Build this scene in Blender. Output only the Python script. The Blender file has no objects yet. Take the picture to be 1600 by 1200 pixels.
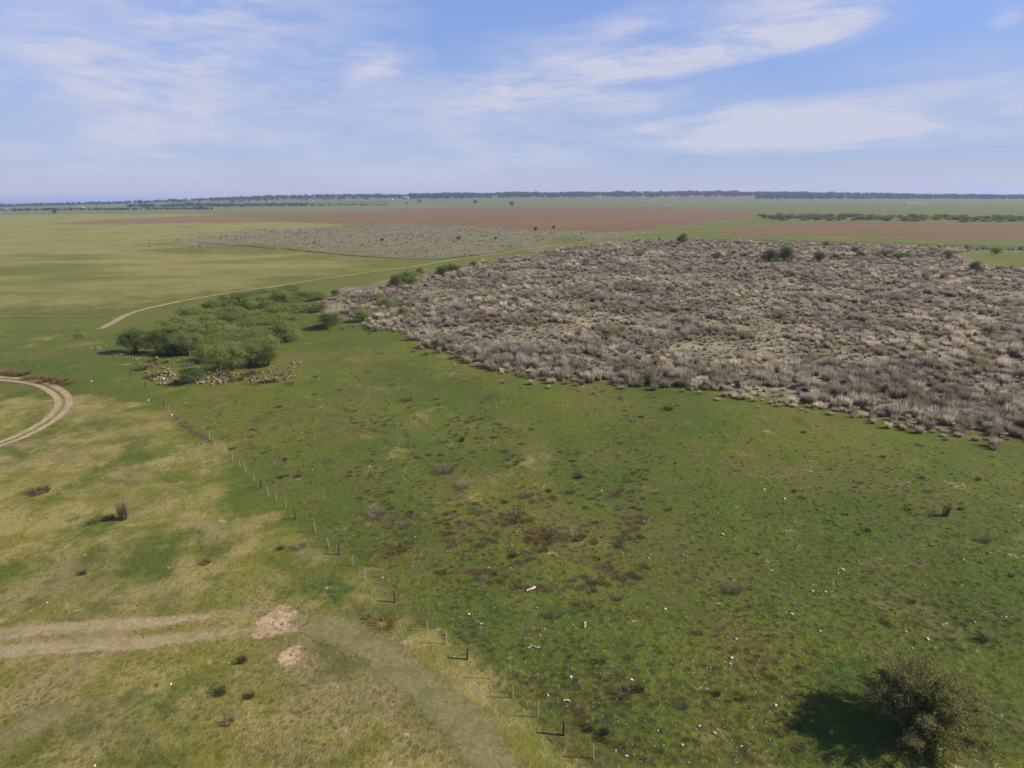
import bpy, bmesh, math, random
import numpy as np
from mathutils import Matrix, Vector
R = math.radians
random.seed(7); RNG = np.random.default_rng(11)
SC = bpy.context.scene
COL = SC.collection

# ------------------------------------------------------------------ camera
CAM_H, FPX = 32.0, 950.0            # drone height (m); focal length in pixels of a 1600 px wide picture
PITCH = math.degrees(math.atan((600 - 310) / FPX)); ROLL = -0.42
cam_d = bpy.data.cameras.new('camera'); cam = bpy.data.objects.new('camera', cam_d); COL.objects.link(cam)
cam_d.sensor_width = 36.0; cam_d.lens = 36.0 * FPX / 1600.0
cam_d.clip_start = 0.5; cam_d.clip_end = 80000
CAM_R = Matrix.Rotation(R(90 - PITCH), 3, 'X') @ Matrix.Rotation(R(ROLL), 3, 'Z')
cam.matrix_world = Matrix.Translation((0, 0, CAM_H)) @ CAM_R.to_4x4()
SC.camera = cam

# ------------------------------------------------------------------ light
SUN_EL, SUN_AZ = 34.0, 97.0          # azimuth clockwise from +Y (the view direction)
sun_d = bpy.data.lights.new('sun', 'SUN'); sun = bpy.data.objects.new('sun', sun_d); COL.objects.link(sun)
sun_d.energy = 4.7; sun_d.angle = R(0.6); sun_d.color = (1.0, 0.93, 0.82)
sdir = Vector((math.sin(R(SUN_AZ)) * math.cos(R(SUN_EL)), math.cos(R(SUN_AZ)) * math.cos(R(SUN_EL)), math.sin(R(SUN_EL))))
sun.rotation_euler = sdir.to_track_quat('Z', 'Y').to_euler()
SC.view_settings.view_transform = 'Standard'; SC.view_settings.look = 'None'
SC.view_settings.exposure = 0.58; SC.view_settings.gamma = 1.0
SC.view_settings.use_curve_mapping = False
try:
    SC.cycles.use_denoising = True
    SC.cycles.max_bounces = 5; SC.cycles.diffuse_bounces = 2; SC.cycles.transparent_max_bounces = 10
    SC.cycles.volume_bounces = 0
except Exception: pass

class NT:
    """small helper round a node tree"""
    def __init__(s, tree): s.t = tree; s.t.nodes.clear()
    def n(s, kind, **kw):
        nd = s.t.nodes.new(kind)
        for k, v in kw.items(): setattr(nd, k, v)
        return nd
    def put(s, sock, v):
        if isinstance(v, bpy.types.NodeSocket): s.t.links.new(v, sock)
        elif isinstance(v, (tuple, list)) and sock.type == 'RGBA' and len(v) == 3: sock.default_value = (*v, 1)
        else: sock.default_value = v
    def math(s, op, a, b=0.0, c=0.0, clamp=False):
        nd = s.n('ShaderNodeMath', operation=op, use_clamp=clamp)
        s.put(nd.inputs[0], a); s.put(nd.inputs[1], b); s.put(nd.inputs[2], c)
        return nd.outputs[0]
    def mix(s, f, a, b, blend='MIX'):
        nd = s.n('ShaderNodeMix', data_type='RGBA', blend_type=blend)
        s.put(nd.inputs[0], f); s.put(nd.inputs[6], a); s.put(nd.inputs[7], b)
        return nd.outputs[2]
    def step(s, v, lo, hi):
        nd = s.n('ShaderNodeMapRange', interpolation_type='SMOOTHSTEP')
        s.put(nd.inputs[0], v); nd.inputs[1].default_value = lo; nd.inputs[2].default_value = hi
        nd.inputs[3].default_value = 0; nd.inputs[4].default_value = 1
        return nd.outputs[0]
    def noise(s, vec, scale, detail=4, rough=0.55, dist=0.0):
        nd = s.n('ShaderNodeTexNoise'); s.put(nd.inputs['Vector'], vec)
        nd.inputs['Scale'].default_value = scale; nd.inputs['Detail'].default_value = detail
        nd.inputs['Roughness'].default_value = rough; nd.inputs['Distortion'].default_value = dist
        return nd.outputs[0]
    def mapping(s, vec, loc=(0, 0, 0), rot=(0, 0, 0), scale=(1, 1, 1), kind='POINT'):
        nd = s.n('ShaderNodeMapping', vector_type=kind); s.put(nd.inputs[0], vec)
        nd.inputs[1].default_value = loc; nd.inputs[2].default_value = rot; nd.inputs[3].default_value = scale
        return nd.outputs[0]
    def attr(s, name):
        return s.n('ShaderNodeAttribute', attribute_name=name).outputs['Fac']
    def bump(s, h, strength, dist):
        nd = s.n('ShaderNodeBump'); s.put(nd.inputs['Height'], h)
        nd.inputs['Strength'].default_value = strength; nd.inputs['Distance'].default_value = dist
        return nd.outputs[0]

# ------------------------------------------------------------------ sky
def ray(px, py):
    return (CAM_R @ Vector(((px - 800) / FPX, -(py - 600) / FPX, -1))).normalized()
def azel(px, py):
    d = ray(px, py); return math.atan2(d.x, d.y), math.asin(d.z)

world = bpy.data.worlds.new('World'); SC.world = world; world.use_nodes = True
w = NT(world.node_tree)
sky = w.n('ShaderNodeTexSky', sky_type='NISHITA', sun_disc=False)
sky.sun_elevation = R(SUN_EL); sky.sun_rotation = R(SUN_AZ)
sky.altitude = 50; sky.air_density = 1.0; sky.dust_density = 0.3; sky.ozone_density = 3.0
gen = w.n('ShaderNodeTexCoord').outputs['Generated']
sep = w.n('ShaderNodeSeparateXYZ'); w.put(sep.inputs[0], gen)
az = w.math('ARCTAN2', sep.outputs[0], sep.outputs[1]); el = w.math('ARCSINE', sep.outputs[2])
ae = w.n('ShaderNodeCombineXYZ'); w.put(ae.inputs[0], az); w.put(ae.inputs[1], el)
warp = w.n('ShaderNodeTexNoise'); w.put(warp.inputs['Vector'], w.mapping(ae.outputs[0], scale=(3.5, 9, 1)))
warp.inputs['Scale'].default_value = 1.0; warp.inputs['Detail'].default_value = 5
wv = w.n('ShaderNodeVectorMath', operation='SUBTRACT'); w.put(wv.inputs[0], warp.outputs['Color']); wv.inputs[1].default_value = (.5, .5, .5)
ws = w.n('ShaderNodeVectorMath', operation='MULTIPLY'); w.put(ws.inputs[0], wv.outputs[0]); ws.inputs[1].default_value = (.13, .030, 0)
wa = w.n('ShaderNodeVectorMath', operation='ADD'); w.put(wa.inputs[0], ae.outputs[0]); w.put(wa.inputs[1], ws.outputs[0])
aew = wa.outputs[0]
def streak(x0, y0, x1, y1, half_px, power, gain):
    """an elongated cirrus bank between two directions of the sky"""
    a0, e0 = azel(x0, y0); a1, e1 = azel(x1, y1)
    L = math.hypot(a1 - a0, e1 - e0) / 2; ang = math.atan2(e1 - e0, a1 - a0)
    m = w.mapping(aew, ((a0 + a1) / 2, (e0 + e1) / 2, 0), (0, 0, ang), (L, half_px / FPX, 1), 'TEXTURE')
    g = w.n('ShaderNodeTexGradient', gradient_type='SPHERICAL'); w.put(g.inputs[0], m)
    return w.math('MULTIPLY', w.math('POWER', g.outputs['Fac'], power), gain)
banks = [(-300, 10, 680, 70, 190, 0.75, 1.25), (20, 90, 380, 222, 85, 0.8, 1.0), (860, 122, 1400, 12, 26, 0.5, 1.8), (640, 165, 1010, 98, 44, .8, .9),
         (380, 245, 1180, 85, 105, 0.8, 1.0), (980, 214, 2250, 92, 40, 0.50, 1.7), (920, 217, 1500, 186, 26, .5, 1.1), (1060, 220, 1460, 196, 30, 0.7, 1.2),
         (1060, 30, 1480, -35, 60, 0.7, 1.25), (500, 130, 640, 80, 32, 1.0, .9), (820, 84, 1120, -2, 36, 1, .9),
         (1545, 16, 1640, 25, 18, 1, 1.2), (440, 262, 1060, 240, 34, .8, .8), (-300, 262, 420, 250, 34, .8, .7),
         (1250, 105, 1900, 80, 34, 1, .5), (1080, 185, 1240, 155, 24, 1, .8), (880, 168, 1100, 155, 26, 1, .9)]
tot = None
for b in banks:
    s_ = streak(*b); tot = s_ if tot is None else w.math('ADD', tot, s_)
# cirrus outside the placed banks goes on all round the sky as broken streaks
fib = w.noise(w.mapping(aew, rot=(0, 0, R(14)), scale=(5, 26, 1)), 1.0, 8, .62)
fib2 = w.noise(w.mapping(aew, rot=(0, 0, R(-38)), scale=(9, 34, 1)), 1.2, 7, .62)
wide = w.step(w.noise(w.mapping(ae.outputs[0], scale=(1.2, 4, 1)), 1.0, 4), .42, .78)
tot = w.math('ADD', tot, w.math('MULTIPLY', wide, .12))
tex = w.math('ADD', w.math('MULTIPLY', w.step(fib, .36, .64), .62), w.math('MULTIPLY', w.step(fib2, .38, .64), .42))
cl = w.math('MULTIPLY', w.math('MULTIPLY', tot, w.math('ADD', w.math('MULTIPLY', tex, .74), .17)), .92, clamp=True)
up = w.step(sep.outputs[2], -0.01, 0.03)
cl = w.math('MULTIPLY', cl, up)
SKY_C = w.mix(1.0, sky.outputs[0], (1.12, 1.08, 1.36), 'MULTIPLY')
az_ = w.math('ABSOLUTE', sep.outputs[2])
low = w.math('MULTIPLY', w.step(az_, .42, .06), .95)      # clear air over thin haze, the same all round the horizon
SKY_C = w.mix(low, SKY_C, w.mix(w.step(az_, .06, .21), w.mix(w.step(az_, .0, .075), (4.05, 4.15, 5.10), (2.90, 3.80, 5.65)), (1.98, 2.95, 5.7)))
col = w.mix(cl, SKY_C, (4.75, 4.90, 6.05))
bg = w.n('ShaderNodeBackground'); w.put(bg.inputs[0], col); bg.inputs[1].default_value = 0.085
w.t.links.new(bg.outputs[0], w.n('ShaderNodeOutputWorld').inputs[0])

# ------------------------------------------------------------------ terrain height and places
def _hash(ix, iy, seed):
    h = (ix.astype(np.int64) * 374761393 + iy.astype(np.int64) * 668265263 + seed * 974711) & 0xffffffff
    h = ((h ^ (h >> 13)) * 1274126177) & 0xffffffff
    return ((h ^ (h >> 16)) & 0xffff) / 65535.0
def vnoise(x, y, seed=0):
    x = np.asarray(x, float); y = np.asarray(y, float)
    ix = np.floor(x); iy = np.floor(y); fx = x - ix; fy = y - iy
    fx = fx * fx * (3 - 2 * fx); fy = fy * fy * (3 - 2 * fy)
    a = _hash(ix, iy, seed); b = _hash(ix + 1, iy, seed); c = _hash(ix, iy + 1, seed); d = _hash(ix + 1, iy + 1, seed)
    return (a * (1 - fx) + b * fx) * (1 - fy) + (c * (1 - fx) + d * fx) * fy
def fbm(x, y, seed=0, oct=4):
    x = np.asarray(x, float); y = np.asarray(y, float); s = 0; a = .5; t = 0
    for o in range(oct):
        s = s + a * vnoise(x, y, seed + o * 17); t += a; x = x * 2.03 + 5.1; y = y * 2.03 + 1.7; a *= .5
    return s / t
def sstep(v, lo, hi):
    t = np.clip((v - lo) / (hi - lo), 0, 1); return t * t * (3 - 2 * t)
def H(x, y):
    x = np.asarray(x, float); y = np.asarray(y, float)
    near = (fbm(x / 38, y / 38, 3, 3) - .5) * 1.1 * (1 - sstep(y, 300, 900))
    k = y / 4500.0                                   # a low wooded rise across the middle of the horizon
    rise = 58 * sstep(y, 2700, 5000) * (1 - .95 * sstep(y, 5600, 9000)) * sstep(x, -3700, -1300) * (1 - .9 * sstep(x, 1200, 4000))
    return near + rise
def G(px, py):
    """where the line of sight through a picture point meets the terrain"""
    d = ray(px, py); t = (0 - CAM_H) / min(d.z, -1e-4)
    if t > 1400:
        ts = 1200 * 1.004 ** np.arange(0, 700); zz = CAM_H + d.z * ts - H(d.x * ts, d.y * ts); k = np.argmax(zz < 0)
        t = float(ts[k]) if zz[k] < 0 else 9000.0
        return d.x * t, d.y * t
    for _ in range(6):
        z = float(H(d.x * t, d.y * t)); t = (z - CAM_H) / min(d.z, -1e-4)
    return d.x * t, d.y * t
def ppm(px, py):
    x, y = G(px, py); v = CAM_R.transposed() @ Vector((x, y, float(H(x, y)) - CAM_H))
    return FPX / -v.z
def in_poly(x, y, P):
    c = np.zeros(np.shape(x), bool); n = len(P)
    for i in range(n):
        x0, y0 = P[i]; x1, y1 = P[(i + 1) % n]
        if y0 == y1: continue
        c ^= ((y0 > y) != (y1 > y)) & (x < (x1 - x0) * (y - y0) / (y1 - y0) + x0)
    return c
def sdf(x, y, P):
    """signed distance to a world polygon, positive inside"""
    d = np.full(np.shape(x), 1e18); n = len(P)
    for i in range(n):
        ax, ay = P[i]; bx, by = P[(i + 1) % n]; ex, ey = bx - ax, by - ay
        t = np.clip(((x - ax) * ex + (y - ay) * ey) / (ex * ex + ey * ey + 1e-9), 0, 1)
        d = np.minimum(d, (x - ax - t * ex) ** 2 + (y - ay - t * ey) ** 2)
    d = np.sqrt(d); return np.where(in_poly(x, y, P), d, -d)
def world_poly(pp): return [G(*p) for p in pp]

MARSH_PX = [(520, 468), (570, 452), (640, 437), (720, 420), (780, 406.5), (860, 392), (940, 381.5), (1010, 376), (1090, 375), (1200, 379),
            (1400, 384), (1600, 390), (1900, 400), (2300, 640), (2100, 800), (1750, 730), (1600, 697), (1540, 692), (1480, 684), (1400, 668),
            (1320, 658), (1270, 645), (1200, 635), (1130, 618), (1060, 608), (950, 605), (860, 597), (790, 588), (740, 572), (690, 550),
            (640, 530), (600, 518), (555, 500), (530, 482)]
MARSH = world_poly(MARSH_PX)
MARSH2 = world_poly([(250, 371), (400, 357), (600, 352), (760, 352), (900, 359), (1010, 360), (960, 368.5), (900, 377.5), (780, 394), (690, 404), (620, 400), (520, 391), (380, 386), (290, 380)])
FENCE_PX = [(123, 529), (150, 547), (178, 562), (205, 583), (228, 606), (257, 634), (290, 660), (328, 688), (364, 721), (408, 763), (462, 810),
            (530, 867), (617, 941), (730, 1030), (881, 1149), (980, 1240)]
DRY = world_poly([(-500, 640), (0, 618), (120, 612), (228, 625)] + [(x - 22, y) for x, y in FENCE_PX[6:]] + [(1000, 1330), (-900, 1330)])
PASTURE = world_poly([(230, 600), (350, 610), (470, 600), (500, 540), (540, 520)] + MARSH_PX[::-1][2:21] + [(2100, 1300), (1000, 1300)] + FENCE_PX[::-1][1:11])
GREEN_R = world_poly([(1500, 398), (1540, 391), (1600, 392), (1900, 397), (1900, 428), (1600, 421), (1520, 415)])

# ------------------------------------------------------------------ objects
def mesh_from(name, V, F, attrs=None, smooth=False):
    me = bpy.data.meshes.new(name); V = np.asarray(V, np.float32)
    me.from_pydata(V.tolist() if len(V) < 60000 else V, [], F)
    for k, a in (attrs or {}).items():
        at = me.attributes.new(k, 'FLOAT', 'POINT'); at.data.foreach_set('value', np.asarray(a, np.float32))
    if smooth: me.shade_smooth()
    me.update(); return me
def ob(name, me, mat=None, parent=None, loc=None, rz=0.0, sc=None):
    o = bpy.data.objects.new(name, me)
    if mat is not None and me is not None and not me.materials: me.materials.append(mat)
    COL.objects.link(o)
    if parent: o.parent = parent
    if loc is not None: o.location = loc
    o.rotation_euler = (0, 0, rz)
    if sc is not None: o.scale = sc if isinstance(sc, (tuple, list)) else (sc, sc, sc)
    return o
def tag(o, label, cat=None, group=None, kind=None):
    o['label'] = label
    if cat: o['category'] = cat
    if group: o['group'] = group
    if kind: o['kind'] = kind
    return o
def structure(o, label):
    o['label'] = label; o['kind'] = 'structure'; return o

# ------------------------------------------------------------------ materials
def surf(name, build, rough=0.95, spec=0.1):
    m = bpy.data.materials.new(name); m.use_nodes = True; t = NT(m.node_tree)
    res = build(t); colr, normal, alpha = (res + (None, None, None))[:3] if isinstance(res, tuple) else (res, None, None)
    b = t.n('ShaderNodeBsdfPrincipled'); t.put(b.inputs['Base Color'], colr)
    b.inputs['Roughness'].default_value = rough; b.inputs['Specular IOR Level'].default_value = spec
    if normal is not None: t.put(b.inputs['Normal'], normal)
    out = t.n('ShaderNodeOutputMaterial'); sh = b.outputs[0]
    if alpha is not None:
        tr = t.n('ShaderNodeBsdfTransparent'); mx = t.n('ShaderNodeMixShader')
        t.put(mx.inputs[0], alpha); t.t.links.new(tr.outputs[0], mx.inputs[1]); t.t.links.new(sh, mx.inputs[2]); sh = mx.outputs[0]
    t.t.links.new(sh, out.inputs[0]); return m
def leafy(name, build, trans=0.3):
    """thin leaves: diffuse with some light passing through"""
    m = bpy.data.materials.new(name); m.use_nodes = True; t = NT(m.node_tree)
    c = build(t); d = t.n('ShaderNodeBsdfDiffuse'); t.put(d.inputs[0], c)
    tr = t.n('ShaderNodeBsdfTranslucent'); t.put(tr.inputs[0], c)
    mx = t.n('ShaderNodeMixShader'); mx.inputs[0].default_value = trans
    t.t.links.new(d.outputs[0], mx.inputs[1]); t.t.links.new(tr.outputs[0], mx.inputs[2])
    t.t.links.new(mx.outputs[0], t.n('ShaderNodeOutputMaterial').inputs[0]); return m
def obj_co(t): return t.n('ShaderNodeTexCoord').outputs['Object']

def grass_colours(t, co):
    """grassland colours shared by the ground: returns green, dry"""
    nl = t.noise(co, .03, 5, .62); nm = t.noise(co, .20, 7, .70, .2); nf = t.noise(co, 1.5, 6, .72, .3); nx = t.noise(co, 6.5, 4, .7)
    np_ = t.noise(t.mapping(co, loc=(31, 7, 0)), .075, 6, .68, .3)
    g = t.mix(t.step(nl, .40, .60), (.080, .106, .015), (.126, .136, .019))
    g = t.mix(t.math('MULTIPLY', t.step(np_, .50, .62), .50), g, (.140, .118, .034))
    g = t.mix(t.math('MULTIPLY', t.step(np_, .46, .36), .55), g, (.078, .125, .018))
    g = t.mix(t.math('MULTIPLY', t.step(nm, .52, .62), .60), g, (.118, .102, .032))
    g = t.mix(t.math('MULTIPLY', t.step(nm, .45, .34), .60), g, (.046, .078, .016))
    g = t.mix(t.math('MULTIPLY', t.step(nf, .53, .66), .62), g, (.048, .060, .016))
    g = t.mix(t.math('MULTIPLY', t.step(nf, .45, .34), .40), g, (.165, .170, .052))
    g = t.mix(t.math('MULTIPLY', t.step(nx, .56, .68), .70), g, (.034, .046, .012))
    g = t.mix(t.math('MULTIPLY', t.step(nx, .42, .32), .45), g, (.19, .19, .075))
    d = t.mix(t.step(nm, .42, .58), (.185, .166, .030), (.300, .240, .078))
    d = t.mix(t.math('MULTIPLY', t.step(np_, .50, .60), .65), d, (.235, .188, .085))
    d = t.mix(t.math('MULTIPLY', t.step(np_, .46, .36), .45), d, (.235, .205, .036))
    d = t.mix(t.math('MULTIPLY', t.step(nf, .53, .66), .55), d, (.115, .096, .034))
    d = t.mix(t.math('MULTIPLY', t.step(nx, .56, .70), .50), d, (.09, .078, .03))
    d = t.mix(t.math('MULTIPLY', t.step(nx, .42, .32), .50), d, (.36, .295, .145))
    fa = t.attr('far')
    g = t.mix(t.math('MULTIPLY', fa, .75), g, (.130, .140, .029)); d = t.mix(t.math('MULTIPLY', fa, .75), d, (.228, .205, .064))
    return g, d, nl, nm, nf, nx
def ground_build(t):
    co = obj_co(t); g, d, nl, nm, nf, nx = grass_colours(t, co)
    calm = t.math('SUBTRACT', 1.0, t.math('MULTIPLY', t.attr('far'), .80))   # far grass has larger, quieter fields
    nb = t.noise(co, .11, 8, .72, .35); nw = t.noise(t.mapping(co, rot=(0, 0, .5), scale=(1, 2.2, 1)), .012, 5, .6)
    wob = lambda n, k: t.math('MULTIPLY', t.math('SUBTRACT', n, .5), k)
    f = t.step(t.math('ADD', t.attr('dry'), t.math('ADD', t.math('MULTIPLY', t.math('ADD', wob(nb, 3.2), wob(nf, .9)), calm), t.math('MULTIPLY', wob(nw, 2.2), t.attr('far')))), .20, .80)
    c = t.mix(f, g, d)
    nz = t.noise(t.mapping(co, loc=(3, 19, 0)), .38, 7, .72, .8)
    lush = t.step(t.math('ADD', t.attr('lush'), t.math('ADD', wob(nz, 2.6), wob(nf, .9))), .38, .85)
    c = t.mix(t.math('MULTIPLY', lush, .85), c, t.mix(t.step(nf, .4, .6), (.038, .066, .014), (.066, .115, .020)))
    ms = t.noise(co, .45, 6, .72)
    mp = t.mix(t.step(t.noise(co, .07, 6, .7), .44, .60), (.18, .145, .088), (.33, .27, .168))
    mp = t.mix(t.math('MULTIPLY', t.step(ms, .50, .60), .7), mp, (.150, .138, .058)); mp = t.mix(t.math('MULTIPLY', t.step(nf, .46, .36), .6), mp, (.42, .35, .23))
    mp = t.mix(t.math('MULTIPLY', t.step(nf, .54, .66), .7), mp, (.11, .09, .048))
    c = t.mix(t.step(t.math('ADD', t.attr('marsh'), wob(nm, 2.6)), .30, .90), c, t.mix(t.math('MULTIPLY', t.attr('far'), .6), mp, (.155, .125, .080)))
    rl = t.noise(t.mapping(co, rot=(0, 0, .35), scale=(.35, 1.6, 1)), .02, 6, .65)
    rd = t.mix(t.step(rl, .40, .60), (.170, .082, .036), (.180, .118, .052)); rd = t.mix(t.math('MULTIPLY', t.step(nm, .5, .62), .4), rd, (.135, .11, .042))
    c = t.mix(t.step(t.math('ADD', t.attr('rust'), t.math('ADD', wob(rl, 2.4), wob(nb, 1.4))), .15, 1.0), c, rd)
    br = t.mix(t.step(nz, .40, .60), (.40, .255, .140), (.54, .375, .225))
    bf = t.step(t.math('ADD', t.attr('bare'), t.math('ADD', wob(nz, 3.0), wob(nf, 2.4))), .42, .90)
    c = t.mix(t.math('MULTIPLY', bf, .92), c, br)
    h = t.math('ADD', t.math('MULTIPLY', nf, .6), t.math('MULTIPLY', nx, .4))
    return c, t.bump(h, 1.0, .30)
M_GROUND = surf('grassland', ground_build)

# ------------------------------------------------------------------ the ground sheet
def build_ground():
    ys = [-90.0]
    while ys[-1] < 15: ys.append(ys[-1] + 3.0)
    while ys[-1] < 125: ys.append(ys[-1] + .38)
    while ys[-1] < 26000: ys.append(ys[-1] * 1.0125)
    ys = np.array(ys); nc = 420; u = np.linspace(-1, 1, nc)
    X = u[None, :] * (75 + np.maximum(ys, 0)[:, None] * 1.15); Y = np.repeat(ys[:, None], nc, 1)
    x = X.ravel(); y = Y.ravel(); z = H(x, y); n = len(x); nr = len(ys)
    me = bpy.data.meshes.new('ground'); me.vertices.add(n)
    me.vertices.foreach_set('co', np.stack([x, y, z], 1).astype(np.float32).ravel())
    i = (np.arange(nr - 1)[:, None] * nc + np.arange(nc - 1)[None, :]).ravel()
    q = np.stack([i, i + 1, i + nc + 1, i + nc], 1).astype(np.int32)
    me.loops.add(q.size); me.loops.foreach_set('vertex_index', q.ravel())
    me.polygons.add(len(q)); me.polygons.foreach_set('loop_start', np.arange(len(q), dtype=np.int32) * 4)
    me.polygons.foreach_set('loop_total', np.full(len(q), 4, np.int32))
    A = {k: np.zeros(n) for k in ('dry', 'lush', 'marsh', 'rust', 'bare', 'far')}
    A['dry'][:] = .02
    dist = np.hypot(x, y)
    def soft(P, lo, k):  # edge softness grows with the size of what lies there
        wv = (vnoise(x / (8 + dist * .03), y / (8 + dist * .03), 9) - .5) * k * 2
        return sstep(sdf(x, y, P) + wv, -k, k) * lo
    A['far'] = sstep(dist, 110, 330)
    A['dry'] += .10 * A['far']
    A['dry'] += soft(DRY, .58, 3.0)
    A['dry'] += soft(world_poly([(-600, 340), (300, 334), (560, 350), (330, 372), (180, 392), (-600, 420)]), .42, 25)
    A['dry'] += soft(world_poly([(-600, 420), (180, 392), (640, 405), (600, 425), (430, 448), (200, 485), (-600, 500)]), .20, 14)
    A['dry'] += soft(world_poly([(-600, 510), (120, 505), (210, 495), (150, 545), (-600, 560)]), .22, 4)
    A['dry'] += soft(world_poly([(-600, 1000), (250, 985), (420, 970), (250, 1050), (120, 1120), (-300, 1330), (-600, 1330)]), .35, 1.5)
    A['dry'] += soft(world_poly([(560, 985), (700, 1080), (790, 1200), (820, 1330), (500, 1330), (600, 1200), (620, 1080)]), .18, 1.5)
    A['dry'] += soft(world_poly([(560, 640), (760, 640), (960, 800), (1000, 900), (900, 960), (700, 880), (560, 760)]), .13, 6)
    A['dry'] += soft(world_poly([(-600, 330), (400, 324), (700, 320), (640, 400), (500, 430), (200, 480), (-600, 500)]), .20, 20)
    A['dry'] += soft(world_poly([(1350, 560), (1600, 520), (1600, 700), (1400, 668)]), .1, 5)
    A['marsh'] = np.maximum(soft(MARSH, 1, 4.0) * (1 - .999 * sstep(-sdf(x, y, MARSH), -6.5, -1.5)), soft(MARSH2, .75, 42))
    A['marsh'] = np.maximum(A['marsh'], soft(world_poly([(470, 472), (560, 445), (640, 430), (700, 424), (640, 445), (600, 490), (540, 500), (500, 490)]), .75, 3))
    A['marsh'] *= 1 - soft(GREEN_R, 1, 6)
    for P, s, k in (([(20, 352), (180, 342), (330, 336), (520, 329), (720, 323), (900, 322), (1060, 325), (1195, 331), (1160, 340), (1050, 353), (960, 362), (830, 359), (700, 350), (560, 351), (430, 347)], 1.0, 22),
                    ([(1120, 364), (1190, 351), (1300, 346), (1450, 348), (1600, 351), (1900, 354), (1900, 384), (1600, 377), (1400, 372), (1250, 369), (1130, 370)], .85, 14),
                    ([(640, 311), (1700, 309.5), (1700, 312.5), (640, 314)], .55, 120),
                    ([(-400, 322), (150, 324), (350, 318), (350, 314), (-400, 318)], .5, 90)):
        A['rust'] = np.maximum(A['rust'], soft(world_poly(P), s, k))
    A['rust'] *= .72 + .28 * sstep(x, -700, 60)
    A['lush'] += .12 * soft(world_poly([(0, 540), (150, 560), (230, 610), (330, 690), (470, 810), (440, 860), (330, 780), (250, 690), (120, 615), (0, 560)]), 3.2, 3)
    for cx, cy, rx, ry, s in [(512, 922, 34, 14, .55), (230, 1103, 62, 26, .5), (150, 812, 34, 9, .5), (865, 958, 46, 20, .55), (165, 664, 44, 10, .3), (50, 572, 62, 9, .5),
                              (385, 778, 26, 10, .35), (1330, 1060, 52, 26, .55), (1590, 1150, 40, 40, .5), (430, 1172, 46, 20, .35), (300, 1075, 40, 14, .3), (65, 704, 40, 9, .35), (545, 1040, 32, 12, .35),
                              (290, 830, 60, 12, .3), (60, 480, 90, 8, .3), (880, 1115, 40, 14, .3), (240, 720, 50, 12, .25), (1540, 640, 60, 20, .2), (1400, 1180, 80, 14, .4), (60, 520, 70, 7, .35)]:
        P = world_poly([(cx + rx * math.cos(a), cy + ry * math.sin(a)) for a in np.linspace(0, 2 * math.pi, 13)[:-1]])
        A['lush'] = np.maximum(A['lush'], soft(P, s + .15, 1.2))
    for P, s in (([(388, 995), (408, 966), (440, 947), (478, 964), (458, 986), (420, 996)], 1.3), ([(434, 1033), (448, 1013), (468, 1007), (474, 1024), (462, 1038)], 1.3),
                 ([(524, 1160), (530, 1140), (546, 1138), (550, 1158)], .55), ([(555, 1010), (610, 1030), (625, 1046), (570, 1028)], .42), ([(728, 1145), (742, 1140), (800, 1210), (760, 1210)], .45),
                 ([(330, 1030), (345, 1022), (352, 1034)], .4), ([(880, 1122), (900, 1120), (930, 1150), (915, 1160)], .4), ([(1420, 1170), (1480, 1165), (1560, 1200), (1450, 1215)], .45),
                 ([(560, 1200), (600, 1180), (650, 1205), (640, 1230)], .5)):
        A['bare'] = np.maximum(A['bare'], soft(world_poly(P), s, .35))
    for k, a in A.items():
        at = me.attributes.new(k, 'FLOAT', 'POINT'); at.data.foreach_set('value', np.clip(a, 0, 1.2).astype(np.float32))
    me.update(calc_edges=True); me.validate(); me.shade_smooth()
    structure(ob('ground', me, M_GROUND), 'wide flat grassland of green and dry yellow grass reaching the horizon')
build_ground()

# ------------------------------------------------------------------ tracks
def spline(pp, per=10):
    P = [np.array(G(*p)) for p in pp]; P = [2 * P[0] - P[1]] + P + [2 * P[-1] - P[-2]]; out = []
    for i in range(1, len(P) - 2):
        a, b, c, d = P[i - 1:i + 3]
        for k in range(per):
            t = k / per
            out.append(.5 * (2 * b + (c - a) * t + (2 * a - 5 * b + 4 * c - d) * t * t + (3 * b - a - 3 * c + d) * t ** 3))
    out.append(P[-2]); return np.array(out)
def strip(name, pp, width, mat, label, lift=.02, cols=9, wander=.0, per=12, fade_m=None):
    C = spline(pp, per); T = np.gradient(C, axis=0); T /= np.linalg.norm(T, axis=1)[:, None] + 1e-9; Nn = np.stack([-T[:, 1], T[:, 0]], 1)
    s = np.concatenate([[0], np.cumsum(np.linalg.norm(np.diff(C, axis=0), axis=1))])
    C = C + Nn * ((fbm(s / 9, s * 0 + len(pp), 5, 3) - .5) * wander)[:, None]
    a = np.linspace(-1, 1, cols); V = []; at = []; en = []
    for i in range(len(C)):
        fade = min(1, min(s[i], s[-1] - s[i]) / (fade_m or width * 2.5))
        for q in a:
            p = C[i] + Nn[i] * q * width / 2; d = math.hypot(*p)
            V.append((p[0], p[1], float(H(p[0], p[1])) + lift + max(0, d - 60) * .00055)); at.append(q); en.append(fade)
    F = [(i * cols + j, i * cols + j + 1, (i + 1) * cols + j + 1, (i + 1) * cols + j) for i in range(len(C) - 1) for j in range(cols - 1)]
    structure(ob(name, mesh_from(name, V, F, {'across': at, 'ends': en}, True), mat), label)
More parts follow.
